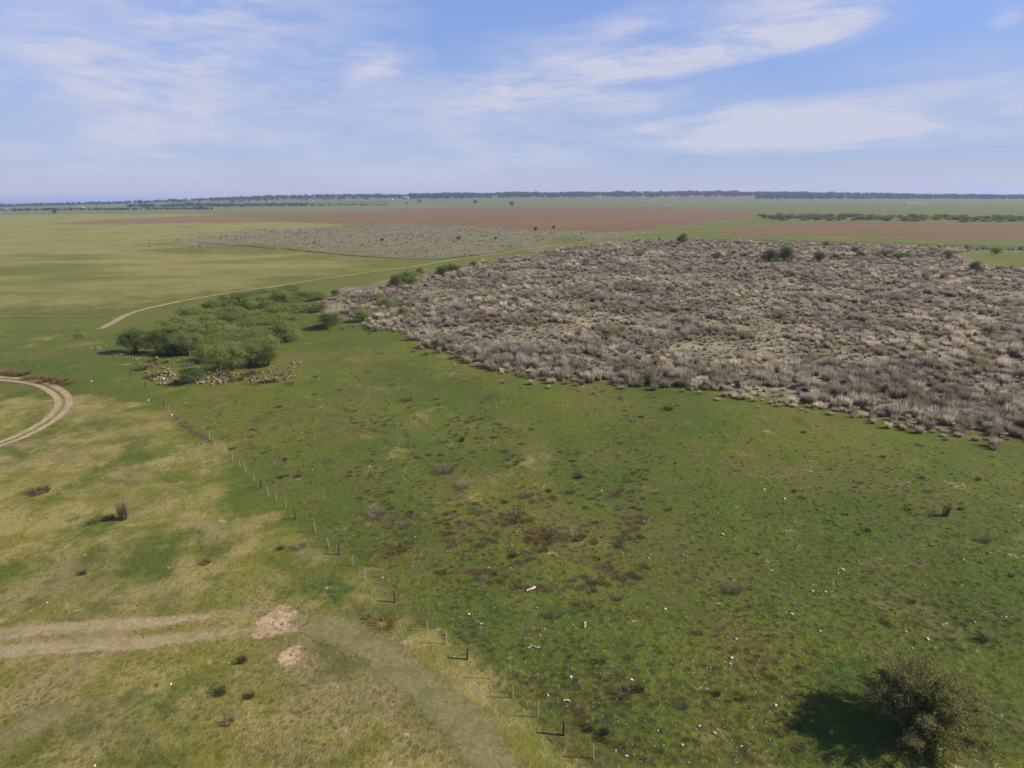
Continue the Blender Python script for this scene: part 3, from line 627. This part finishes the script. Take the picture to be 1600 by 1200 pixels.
def instancer(name, P, sources, mat, label):
    """stuff: P holds x, y, size; each point carries one of the source plants"""
    n = len(P); me = bpy.data.meshes.new(name); me.vertices.add(n); z = H(P[:, 0], P[:, 1]) - .02
    me.vertices.foreach_set('co', np.stack([P[:, 0], P[:, 1], z], 1).astype(np.float32).ravel())
    for k, v in (('size', P[:, 2]), ('turn', RNG.uniform(0, 6.28, n)), ('tall', RNG.uniform(.8, 1.2, n))):
        at = me.attributes.new(k, 'FLOAT', 'POINT'); at.data.foreach_set('value', v.astype(np.float32))
    o = ob(name, me, mat); tag(o, label, None, None, 'stuff')
    g = bpy.data.node_groups.new(name, 'GeometryNodeTree'); g.interface.new_socket('Geometry', in_out='INPUT', socket_type='NodeSocketGeometry'); g.interface.new_socket('Geometry', in_out='OUTPUT', socket_type='NodeSocketGeometry')
    N = g.nodes; Lk = g.links; gi = N.new('NodeGroupInput'); go = N.new('NodeGroupOutput'); iop = N.new('GeometryNodeInstanceOnPoints'); j = N.new('GeometryNodeJoinGeometry')
    for s in sources[::-1]:
        oi = N.new('GeometryNodeObjectInfo'); oi.transform_space = 'ORIGINAL'; oi.inputs['Object'].default_value = s; oi.inputs['As Instance'].default_value = True; Lk.new(oi.outputs['Geometry'], j.inputs[0])
    def at(nm):
        a = N.new('GeometryNodeInputNamedAttribute'); a.data_type = 'FLOAT'; a.inputs['Name'].default_value = nm; return a.outputs['Attribute']
    cr = N.new('ShaderNodeCombineXYZ'); Lk.new(at('turn'), cr.inputs[2])
    mu = N.new('ShaderNodeMath'); mu.operation = 'MULTIPLY'; Lk.new(at('size'), mu.inputs[0]); Lk.new(at('tall'), mu.inputs[1])
    cs = N.new('ShaderNodeCombineXYZ'); Lk.new(at('size'), cs.inputs[0]); Lk.new(at('size'), cs.inputs[1]); Lk.new(mu.outputs[0], cs.inputs[2])
    rv = N.new('FunctionNodeRandomValue'); rv.data_type = 'INT'
    for k in rv.inputs:
        if k.enabled and k.name == 'Min' and k.type == 'INT': k.default_value = 0
        if k.enabled and k.name == 'Max' and k.type == 'INT': k.default_value = len(sources) - 1
    ro = [q for q in rv.outputs if q.type == 'INT'][0]
    Lk.new(gi.outputs[0], iop.inputs['Points']); Lk.new(j.outputs[0], iop.inputs['Instance']); iop.inputs['Pick Instance'].default_value = True
    Lk.new(ro, iop.inputs['Instance Index']); Lk.new(cr.outputs[0], iop.inputs['Rotation']); Lk.new(cs.outputs[0], iop.inputs['Scale']); Lk.new(iop.outputs[0], go.inputs[0])
    md = o.modifiers.new('scatter', 'NODES'); md.node_group = g; return o
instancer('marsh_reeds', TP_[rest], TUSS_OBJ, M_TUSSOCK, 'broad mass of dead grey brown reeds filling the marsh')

# ------------------------------------------------------------------ weeds in the pasture
def weed_mat(name, a, b): return leafy(name, lambda t: t.mix(t.math('ADD', t.math('MULTIPLY', rnd(t), .6), t.math('MULTIPLY', t.attr('tone'), .4)), a, b), .2)
M_WB = weed_mat('brown_weed', (.12, .085, .05), (.22, .16, .10)); M_WG = weed_mat('green_weed', (.045, .070, .020), (.095, .112, .034)); M_WP = weed_mat('twiggy_weed', (.15, .115, .082), (.24, .19, .145))
M_WR = weed_mat('rust_weed', (.135, .088, .036), (.19, .14, .055)); M_WX = weed_mat('black_weed', (.050, .042, .026), (.095, .078, .048))
WEED = {}
M_GT = weed_mat('grass_tuft', (.075, .100, .022), (.160, .165, .050)); M_DT = weed_mat('dry_tuft', (.17, .145, .045), (.31, .25, .10))
for k, m, n, h, sp, wd in (('brown', M_WB, 120, .55, .95, .030), ('green', M_WG, 110, .45, .85, .045), ('twiggy', M_WP, 150, .58, 1.0, .020), ('rust', M_WR, 190, .55, 1.05, .030), ('dark', M_WX, 130, 1.0, .7, .03), ('grass', M_GT, 46, .40, .75, .050), ('straw', M_DT, 46, .40, .80, .045)):
    for i in range(3):
        V, F, A = blades(n, h, sp, wd, 1.25, 300 + i + len(k) * 9, .5); me = mesh_from('weed', V, F, A); me.materials.append(m); WEED[(k, i)] = me
def weed(px, py, wpx, hpx, kind, label, group, i=None):
    x, y = G(px, py); s = ppm(px, py); k = i if i is not None else random.randrange(3)
    o = ob('weed', WEED[(kind, k)], None, None, (x, y, float(H(x, y)) - .02), random.uniform(0, 6.28), (wpx / s / 1.7, wpx / s / 1.7, hpx / s / .62))
    return tag(o, label, 'weed', group)
NAMED = [(805, 808, 30, 16, 'brown', 'largest brown weed tuft in the middle of the pasture'), (821, 776, 24, 11, 'brown', 'dark brown weed tuft behind the largest one'), (850, 838, 50, 11, 'rust', 'wide rusty weed clump below the largest brown tuft'),
         (905, 842, 22, 12, 'brown', 'brown weed right of the wide rusty clump'), (828, 814, 16, 11, 'brown', 'small weed touching the right of the largest brown tuft'), (697, 738, 34, 18, 'twiggy', 'twiggy brown clump left of the cattle path bend'),
         (725, 762, 24, 12, 'twiggy', 'smaller twiggy clump below the one at the path bend'), (634, 824, 18, 9, 'twiggy', 'twiggy grey weed in the pasture middle left'), (587, 806, 36, 12, 'twiggy', 'purplish twiggy patch at left of the pasture'),
         (722, 690, 10, 8, 'dark', 'small dark upright stump weed below the marsh edge'), (1044, 640, 20, 9, 'green', 'dark green round weed just below the marsh edge'), (1146, 924, 34, 18, 'twiggy', 'twiggy brown bush right of centre below the cattle path'),
         (1092, 990, 16, 12, 'brown', 'brown weed below the twiggy bush right of centre'), (1120, 1086, 14, 8, 'dark', 'dark weed between the twiggy bush and the near tree'), (1477, 806, 14, 16, 'dark', 'dark thin weed at far right of the pasture'), (1540, 846, 18, 14, 'twiggy', 'twiggy weed at the right edge of the pasture'),
         (635, 626, 22, 9, 'brown', 'dark brown weed in the pasture below the lone shrubs'), (915, 948, 34, 12, 'brown', 'brown weed patch above the bright green hollow'), (967, 936, 18, 12, 'twiggy', 'twiggy weed right of the bright green hollow'), (622, 860, 34, 9, 'rust', 'rusty weed patch right of the second dark post'),
         (193, 812, 17, 24, 'dark', 'tall dark twiggy bush left of the fence with a long shadow'), (170, 812, 22, 7, 'dark', 'low dark weed beside the tall dark twiggy bush'), (145, 818, 18, 6, 'green', 'low green weed at the left end of the dark line of shade'),  # low dark tuft left of the bush stands in for its line of shade
         (62, 770, 40, 8, 'dark', 'flat dark weed in the dry grass at left'), (130, 897, 14, 6, 'dark', 'small dark weed in dry grass by the left track'), (600, 975, 46, 8, 'rust', 'rusty low weed clump beside the worn track bend'), (575, 965, 16, 9, 'brown', 'brown weed at the left of the rusty clump by the track'),
         (380, 1034, 20, 10, 'dark', 'dark brown weed below the bare soil patches'), (345, 1085, 24, 12, 'dark', 'dark brown weed in the green near left corner'), (358, 1130, 22, 12, 'brown', 'brown weed in the green near left corner, lower one'), (392, 1090, 14, 9, 'dark', 'small dark weed right of the near left corner weeds'),
         (470, 856, 26, 12, 'twiggy', 'twiggy weed left of the fence between two posts'), (440, 858, 14, 6, 'dark', 'small dark weed left of the twiggy fence weed'), (322, 880, 18, 8, 'rust', 'rusty weed in the dry grass left of the fence'),
         (975, 1085, 34, 14, 'brown', 'brown weed strip right of the last fence posts'), (1070, 1105, 18, 12, 'twiggy', 'twiggy weed left of the near tree'), (860, 964, 14, 9, 'twiggy', 'pale twig lying in the bright green hollow')]
for a in NAMED: weed(*a[:5], a[5], 'weeds standing out in the grass')
for i in range(17):   # rust coloured band of weeds beside the curved track
    px = 8 + i * 6.2; weed(px, 583 + i * 1.05 + random.uniform(-3, 4), random.uniform(14, 26), random.uniform(5, 9) if i < 15 else 5, 'rust' if i % 4 else 'brown', 'rust coloured weed in the band above the curved track', 'rust weeds beside the curved track')
for i in range(17):   # purple brown weeds grown along the fence
    t_ = i / 16; weed(275 + 58 * t_ + random.uniform(-4, 4), 653 + 42 * t_ + random.uniform(-3, 3), random.uniform(6, 12), random.uniform(2.5, 5.5), 'twiggy' if i % 3 else 'brown', 'purple brown weed grown along the top of the fence', 'weeds along the fence line')
weed(700, 1110, 9, 4, 'grass', 'small fresh grass tuft left of the fence near the bottom', 'grass tufts'); weed(1180, 1000, 10, 4, 'grass', 'small fresh grass tuft below the cattle path', 'grass tufts')
weed(300, 1120, 9, 4, 'straw', 'small straw tuft in the near left corner', 'grass tufts'); weed(120, 860, 9, 4, 'straw', 'small straw tuft above the worn left track', 'grass tufts')
def px_points(n, poly_px, dens):
    """n picture points inside a polygon, thinned by a density function"""
    out = np.zeros((0, 2)); xs = [p[0] for p in poly_px]; ys = [p[1] for p in poly_px]
    while len(out) < n:
        x = RNG.uniform(min(xs), max(xs), n * 4); y = RNG.uniform(min(ys), max(ys), n * 4)
        k = in_poly(x, y, poly_px) & (RNG.random(n * 4) < dens(x, y)); out = np.concatenate([out, np.stack([x, y], 1)[k]])
    return [(float(p[0]), float(p[1])) for p in out[:n]]
PAST_PX = [(470, 600), (560, 515), (640, 545), (720, 580), (800, 602), (950, 618), (1080, 624), (1200, 648), (1300, 672), (1420, 690), (1600, 715), (1610, 1010), (1330, 1040), (1250, 1195), (1000, 1195), (880, 1120), (740, 1010), (620, 920), (530, 850), (420, 750), (300, 650), (330, 612)]
wd_dens = lambda x, y: sstep(fbm(x / 90, y / 60, 71, 3), .38, .66) * np.where(x < 1010, 1.0, .42) * np.where((y > 600) & (y < 900), 1.25, .9)
for i, (px, py) in enumerate(px_points(180, PAST_PX, wd_dens)):
    s = ppm(px, py); k = random.choice(['brown', 'brown', 'twiggy', 'green', 'green', 'dark']); wpx = random.uniform(.4, 1.15) * s * (1.0 if py < 800 else .8)
    zone = 'upper' if py < 700 else 'middle' if py < 860 else 'lower'; side = 'left' if px < 800 else 'right'
    cw = {'brown': 'small brown', 'twiggy': 'small grey twiggy', 'green': 'small dark green', 'dark': 'small blackish'}[k]
    weed(px, py, wpx, wpx * random.uniform(.25, .45), k, f'{cw} weed in the {zone} {side} part of the green pasture', 'small weeds scattered over the pasture')
RUBW = [(random.uniform(215, 460), 0) for _ in range(30)]
for px, _ in RUBW:
    weed(px, 560 + 42 * random.random() if px < 300 else 582 + 20 * random.random(), random.uniform(10, 22), random.uniform(5, 12), random.choice(['brown', 'green', 'rust', 'twiggy']), 'scrubby weed growing among the rubble stones', 'weeds among the rubble')
def to_world(pp):
    p = np.array(pp); D = np.stack([(p[:, 0] - 800) / FPX, -(p[:, 1] - 600) / FPX, -np.ones(len(p))], 1) @ np.array(CAM_R).T
    t = -CAM_H / D[:, 2]
    for _ in range(5): t = (H(D[:, 0] * t, D[:, 1] * t) - CAM_H) / D[:, 2]
    return np.stack([D[:, 0] * t, D[:, 1] * t], 1)
low = px_points(7500, PAST_PX, lambda x, y: .25 + .75 * wd_dens(x, y)); lw = to_world(low)
first = [o for o in COL.objects if o.name.startswith('weed') and o.type == 'MESH']
def src(kind): return next(o for o in first if o.data in [WEED[(kind, i)] for i in range(3)])
MID_PX = [(520, 640), (700, 620), (860, 700), (1010, 720), (1060, 820), (980, 930), (800, 920), (640, 860), (540, 760)]
mw = to_world(px_points(650, MID_PX, lambda x, y: sstep(fbm(x / 45, y / 30, 12, 3), .42, .62))); lw = np.concatenate([lw, mw])
instancer('low_weeds', np.column_stack([lw, np.concatenate([RNG.uniform(.06, .26, len(lw) - len(mw)), RNG.uniform(.2, .55, len(mw))])]), [src('green'), src('brown'), src('brown'), src('twiggy'), src('rust')], M_WG, 'low weeds and coarse grass tufts dotted through the green pasture')
NEAR_PX = [(330, 660), (700, 640), (1000, 660), (1400, 720), (1600, 760), (1600, 1198), (900, 1198), (700, 1010), (500, 850)]
gl = to_world(px_points(15000, NEAR_PX, lambda x, y: .35 + .65 * (y > 800)))
instancer('pasture_grass', np.column_stack([gl, RNG.uniform(.08, .24, len(gl))]), [src('grass')], M_GT, 'short tufted grass covering the green pasture')
DRY_PX = [(0, 640), (130, 620), (260, 660), (380, 780), (520, 910), (640, 1010), (760, 1120), (830, 1198), (0, 1198)]
dl = px_points(1500, DRY_PX, lambda x, y: .3 + .7 * sstep(fbm(x / 60, y / 45, 5, 3), .4, .65)); dw = to_world(dl)
instancer('dry_grass_tufts', np.column_stack([dw, RNG.uniform(.05, .16, len(dw))]), [src('green'), src('brown'), src('rust'), src('green')], M_WB, 'low dry tufts dotted through the yellow grass on the left')

tl = to_world(px_points(9000, DRY_PX, lambda x, y: .4 + .6 * (y > 850)))
instancer('dry_grass', np.column_stack([tl, RNG.uniform(.07, .22, len(tl))]), [src('straw'), src('grass'), src('straw')], M_DT, 'short straw coloured grass covering the dry ground on the left')

# ------------------------------------------------------------------ stones
ROCK = []
def stone_mat(name, a, b): return surf(name, lambda t: t.mix(t.noise(obj_co(t), 3, 5, .65), t.mix(rnd(t), a, b), tuple(v * 1.25 for v in b)), .9)
M_ST = stone_mat('pale_stone', (.27, .255, .17), (.42, .40, .30)); M_RUB = stone_mat('rubble_stone', (.12, .095, .06), (.21, .17, .115)); M_ORG = stone_mat('orange_rubble', (.15, .09, .042), (.23, .15, .08)); M_WST = stone_mat('white_stone', (.44, .40, .30), (.54, .50, .39))
for i in range(6):
    r = np.random.default_rng(70 + i); bm = bmesh.new()
    for _ in range(15):
        d = r.normal(size=3); d /= np.linalg.norm(d); bm.verts.new((d[0] * r.uniform(.38, .55), d[1] * r.uniform(.3, .5), d[2] * r.uniform(.22, .36) + .2))
    res = bmesh.ops.convex_hull(bm, input=bm.verts)
    loose = [v for v in bm.verts if not v.link_faces]; bmesh.ops.delete(bm, geom=loose, context='VERTS')
    ROCK.append(bm)
RM = {}
def rock_mesh(i, m):
    if (i, m.name) not in RM:
        me = bpy.data.meshes.new('stone'); ROCK[i].to_mesh(me); me.materials.append(m); RM[(i, m.name)] = me
    return RM[(i, m.name)]
def stone(px, py, wpx, m, label, group=None, lift=0.0, name='stone', flat=1.0):
    x, y = G(px, py); s = wpx / ppm(px, py)
    o = ob(name, rock_mesh(random.randrange(6), m), None, None, (x, y, float(H(x, y)) - .03 * s + lift), random.uniform(0, 6.28), (s, s * random.uniform(.7, 1), s * random.uniform(.7, 1.1) * flat))
    return tag(o, label, 'stone', group)
BIG = [(791 / 4 + 400, 493 / 4 + 780, 4.5, 'white stone right of the fence beside the third dark post'), (733, 960, 5, 'white stone right of the fence in the lower pasture, upper of two'), (752, 975, 5, 'white stone right of the fence in the lower pasture, lower of two'),
       (987, 1063, 7, 'round white stone alone in the lower middle pasture'), (1143, 1028, 7, 'white stone left of the cattle path in the lower pasture'), (1237, 960, 6, 'white stone touching the cattle path at lower right'), (1269, 924, 6, 'white stone above the cattle path at lower right'),
       (1289, 925, 5, 'pale stone right of the one above the cattle path'), (1194, 765, 5, 'brightest white stone in the right pasture, left of two'), (1226, 780, 5, 'brightest white stone in the right pasture, right of two'), (1129, 836, 6, 'long white stone in the pasture right of centre'),
       (1317, 890, 6, 'white stone at right below the open grass, left of two'), (1309, 896, 5, 'white stone at right below the open grass, lower one'), (940, 767, 4.5, 'white stone right of the largest brown weed tuft'), (1093, 1135, 6, 'white stone near the bottom edge left of the tree'), (1212, 1102, 6, 'pale stone left of the shade of the near tree'),
       (892, 1058, 6, 'pale stone right of the fence near the bottom, upper one'), (856, 1087, 5, 'pale stone right of the fence near the bottom, left one'), (1449, 999, 7, 'white stone above the crown of the near tree'), (1039, 952, 6, 'white stone below the brown weed patch'),
       (962, 1173, 5, 'flat pale stone at the bottom edge right of the last posts'), (267, 1069, 5, 'white stone at the edge of the dark green grass near left'), (74, 942, 4, 'white stone above the worn left track'), (148, 1197, 6, 'white stone at the bottom edge near left'), (357, 1036, 4, 'small white stone left of the dark weeds'),
       (268, 649, 5, 'white stone at the top end of the fence weeds'), (232, 626, 4, 'white stone left of the fence below the rubble'), (143, 596, 4, 'white stone in green grass right of the rust weeds'), (1572, 965, 5, 'pale stone at the right edge above the tree'), (914, 977, 5, 'small white stone below the bright green hollow')]
for px, py, s, l in BIG: stone(px, py, s, M_WST, l, 'larger white stones in the grass')
for px, py in px_points(230, PAST_PX, lambda x, y: .35 + .65 * sstep(fbm(x / 120, y / 90, 91, 2), .4, .6)):
    zone = 'upper' if py < 700 else 'middle' if py < 860 else 'lower'; side = 'left' if px < 800 else 'right'
    stone(px, py, ppm(px, py) * random.choice([.10, .13, .16, .2, .26]), M_ST, f'small pale stone in the {zone} {side} part of the pasture', 'small stones scattered over the pasture')
ml = to_world(px_points(1500, PAST_PX, lambda x, y: np.where(y < 800, .5, 1)))
instancer('scattered_pebbles', np.column_stack([ml, RNG.uniform(.05, .13, len(ml))]), [o for o in COL.objects if o.name.startswith('stone')][30:34], M_ST, 'tiny pale pebbles sprinkled over the pasture')
RUB_PX = [(212, 556), (250, 560), (300, 575), (340, 585), (400, 575), (440, 568), (470, 560), (475, 575), (462, 597), (400, 598), (340, 602), (300, 603), (250, 602), (228, 590)]
for k, (px, py) in enumerate(px_points(220, RUB_PX, lambda x, y: .22 + .78 * (y > 582))):
    org = px > 325 and random.random() < .6; wt = (not org) and px < 290 and random.random() < .05
    m = M_ORG if org else M_WST if wt else M_RUB
    lab = 'orange brown broken stone in the right half of the rubble heap' if org else 'bright white broken stone in the left part of the rubble heap' if wt else ('grey brown broken stone in the %s half of the rubble heap' % ('left' if px < 340 else 'right'))
    stone(px, py, random.uniform(2.2, 7.5), m, lab, 'rubble heap below the thicket', random.uniform(0, .25), 'rubble_stone')
rb = to_world(px_points(500, RUB_PX, lambda x, y: .4 + .6 * (y > 580)))
instancer('rubble_chips', np.column_stack([rb, RNG.uniform(.12, .42, len(rb))]), [next(o for o in COL.objects if o.name.startswith('rubble') and o.data.materials[0] is q) for q in (M_RUB, M_ORG, M_RUB)], M_RUB, 'small broken chips filling the rubble heap')
for k in range(34):
    t_ = k / 33; px = 144 + 72 * t_ + random.uniform(-2, 2); stone(px, 543 + 17 * t_ + random.uniform(-3, 4), random.uniform(2.5, 5.5), M_RUB, 'pinkish grey stone in the row left of the dark thicket shrubs', 'stone row left of the thicket', 0, 'rubble_stone')
for k in range(30):
    px, py = random.choice([(446, 535, ), (458, 562), (630, 497), (598, 488), (472, 490)]); stone(px + random.uniform(-9, 9), py + random.uniform(-4, 4), random.uniform(2, 4.5), M_RUB, 'broken stone in a small pile beside the shrubs right of the thicket', 'small stone piles right of the thicket', 0, 'rubble_stone')

# ------------------------------------------------------------------ wire fence and gate
M_POST = surf('old_post', lambda t: t.mix(t.noise(obj_co(t), 14, 4), (.035, .027, .020), (.085, .066, .05)))
M_PALE = surf('bleached_stake', lambda t: t.mix(t.noise(obj_co(t), 14, 4), (.28, .245, .185), (.40, .365, .295)))
M_WIRE = surf('fence_wire', lambda t: t.mix(t.noise(obj_co(t), 5, 2), (.16, .15, .14), (.22, .21, .20)), .6)
fence = bpy.data.objects.new('wire_fence', None); COL.objects.link(fence); tag(fence, 'old wire fence of dark posts and thin pale stakes crossing the grass diagonally', 'fence')
def stake(px, py, h, rad, mat, nm, lean=.0):
    x, y = G(px, py); z = float(H(x, y)); V = []; F = []; r = random
    a = r.uniform(0, 6.28); lx, ly = math.cos(a) * lean * h, math.sin(a) * lean * h
    tube(V, F, [(0, 0, -.15), (lx * .3 + r.uniform(-.02, .02), ly * .3, h * .35), (lx * .65 + r.uniform(-.02, .02), ly * .65, h * .7), (lx, ly, h)], [rad * 1.1, rad, rad * .95, rad * .8], 6)
    o = ob(nm, mesh_from(nm, V, F), mat, fence, (x, y, z)); return (x, y, z)
DARK = [(150, 547), (178, 562), (205, 583), (228, 606), (257, 634), (408, 763), (462, 811), (529.5, 867), (617, 941), (730.5, 1030), (881, 1149), (1005, 1255)]
LIGHT = [(265, 645), (328, 686), (336, 696), (354, 710), (364, 721), (375, 729), (384.5, 736), (397, 752), (420, 774), (432, 782), (447, 795), (494, 832), (514, 855), (551, 884), (570, 904), (669, 986), (699, 1006), (766, 1060), (802, 1090), (840, 1120), (928, 1186), (965, 1222)]
tops = []
for i, p in enumerate(DARK): tops.append(stake(*p, random.uniform(1.0, 1.2), .075, M_POST, 'post', .04))
for p in LIGHT: tops.append(stake(*p, random.uniform(1.05, 1.3), .03, M_PALE, 'dropper', .10))
tops.sort(key=lambda p: -p[1])
for hgt in (.35, .65, .95):
    V = []; F = []; tube(V, F, [(x, y, z + hgt) for x, y, z in tops], [.004] * len(tops), 4); ob('wire', mesh_from('wire', V, F), M_WIRE, fence)
gx, gy = G(123, 530); gate = bpy.data.objects.new('gate', None); COL.objects.link(gate); gate.location = (gx, gy, float(H(gx, gy))); gate.rotation_euler = (0, 0, .12)
tag(gate, 'small dark wooden gate standing where the long pale track starts', 'gate')
def bar(nm, a, b, rad): V = []; F = []; tube(V, F, [a, b], [rad, rad], 4); ob(nm, mesh_from(nm, V, F), M_POST, gate)
for x in (-.95, .95): bar('post', (x, 0, -.2), (x, 0, 1.35 if x < 0 else 1.25), .10)
for z in (.45, .75, 1.05, 1.25): bar('rail', (-.95, .02, z), (.95, .02, z), .05)
bar('brace', (-.9, -.06, .35), (.1, -.06, 1.2), .045); bar('brace', (.1, -.06, 1.2), (.9, -.06, .35), .045)

# ------------------------------------------------------------------ pale litter
M_LIT = surf('weathered_scrap', lambda t: t.mix(t.noise(obj_co(t), 6, 3), (.46, .43, .36), (.56, .53, .46))); M_LIT2 = surf('tan_scrap', lambda t: t.mix(t.noise(obj_co(t), 6, 3), (.45, .30, .18), (.66, .52, .38)))
def curl(px, py, pts, rad, mat, nm, label):
    x, y = G(px, py); V = []; F = []; tube(V, F, pts, [rad * k for k in np.linspace(.8, 1, len(pts))], 5); tag(ob(nm, mesh_from(nm, V, F), mat, None, (x, y, float(H(x, y)))), label, 'scrap')
curl(834, 1013, [(-.45, 0, .05), (-.25, .08, .09), (-.15, .28, .08), (.05, .1, .1), (.3, -.02, .07), (.45, .06, .08)], .035, M_LIT, 'white_scrap', 'thin white curled strip lying in the grass right of the fence')
curl(829, 923, [(-.35, -.1, .08), (-.1, 0, .15), (.1, .05, .16), (.35, .32, .12), (.42, .36, .1)], .10, M_LIT2, 'tan_scrap', 'tan forked scrap lying above the bright green hollow')
curl(914, 978, [(-.08, -.25, .05), (.05, 0, .1), (-.02, .2, .08), (.1, .35, .06)], .05, M_LIT, 'white_scrap', 'small bent white scrap right of the bright green hollow')
curl(885, 1096, [(-.2, 0, .06), (0, .05, .1), (.25, -.05, .08)], .07, M_LIT2, 'tan_scrap', 'small orange scrap right of the fence near the bottom')

# ------------------------------------------------------------------ the near feathery tree
def near_tree():
    x, y = G(1436, 1146); r = np.random.default_rng(5); Vb = []; Fb = []; Vl = []; Fl = []; U = []
    for i in range(60):
        a = r.uniform(0, 6.28); u = r.random() ** .6; out = 3.9 * u * r.uniform(.85, 1.05); top = 4.5 * math.sqrt(max(.06, 1 - (u * .93) ** 2)) * r.uniform(.78, 1.05); bx, by = r.normal(0, .3, 2)
        P = [np.array([bx, by, -.1])]
        for k in range(1, 6):
            t = k / 5; P.append(np.array([bx + math.cos(a) * out * t ** 1.1 + r.normal(0, .08), by + math.sin(a) * out * t ** 1.1 + r.normal(0, .08), top * t ** .8]))
        tube(Vb, Fb, [tuple(p) for p in P], [.06, .05, .04, .03, .02, .01], 5)
        for k in range(38):   # feathery sprays along each stem
            t = r.uniform(.25, 1.0); j = min(4, int(t * 5)); p0 = P[j] + (P[j + 1] - P[j]) * (t * 5 - j); d = r.normal(size=3); d[2] = d[2] * .6 + .25; d /= np.linalg.norm(d); L = r.uniform(.35, .9)
            p1 = p0 + d * L; p1[2] -= .12 * L; tube(Vb, Fb, [tuple(p0), tuple(p1)], [.010, .004], 3); tone = r.random()
            for q in range(27):
                c = p0 + (p1 - p0) * r.uniform(.15, 1.05) + r.normal(0, .10, 3); s = r.uniform(.04, .085); e = r.normal(size=3); e /= np.linalg.norm(e); f = np.cross(e, r.normal(size=3)); f /= np.linalg.norm(f)
                kx = len(Vl); Vl += [tuple(c - e * s), tuple(c + f * s * .45), tuple(c + e * s), tuple(c - f * s * .45)]; Fl.append((kx, kx + 1, kx + 2, kx + 3)); U += [.6 * tone + .4 * r.random()] * 4
    rt = bpy.data.objects.new('feathery_tree', None); COL.objects.link(rt); rt.location = (x, y, float(H(x, y)))
    m = leaf_mat('feathery_leaves', (.17, .165, .056), (.265, .25, .088), (.32, .24, .11))
    ob('crown', mesh_from('crown', Vl, Fl, {'tone': U}), m, rt); ob('trunk', mesh_from('trunk', Vb, Fb), M_BARK, rt)
    tag(rt, 'feathery olive green tree at the lower right corner with a dark shadow', 'tree')
near_tree()

# ------------------------------------------------------------------ haze
hz = bpy.data.materials.new('haze'); hz.use_nodes = True; t = NT(hz.node_tree); pv = t.n('ShaderNodeVolumePrincipled')
pv.inputs['Color'].default_value = (.60, .72, 1.0, 1); pv.inputs['Density'].default_value = 8.0e-5; pv.inputs['Anisotropy'].default_value = .1
t.t.links.new(pv.outputs[0], t.n('ShaderNodeOutputMaterial').inputs['Volume'])
V, F = box_vf(-31000, 31000, -120, 27000, -2.5, 112); tag(ob('haze', mesh_from('haze', V, F), hz), 'thin blue grey haze hanging over the whole plain', None, None, 'stuff')
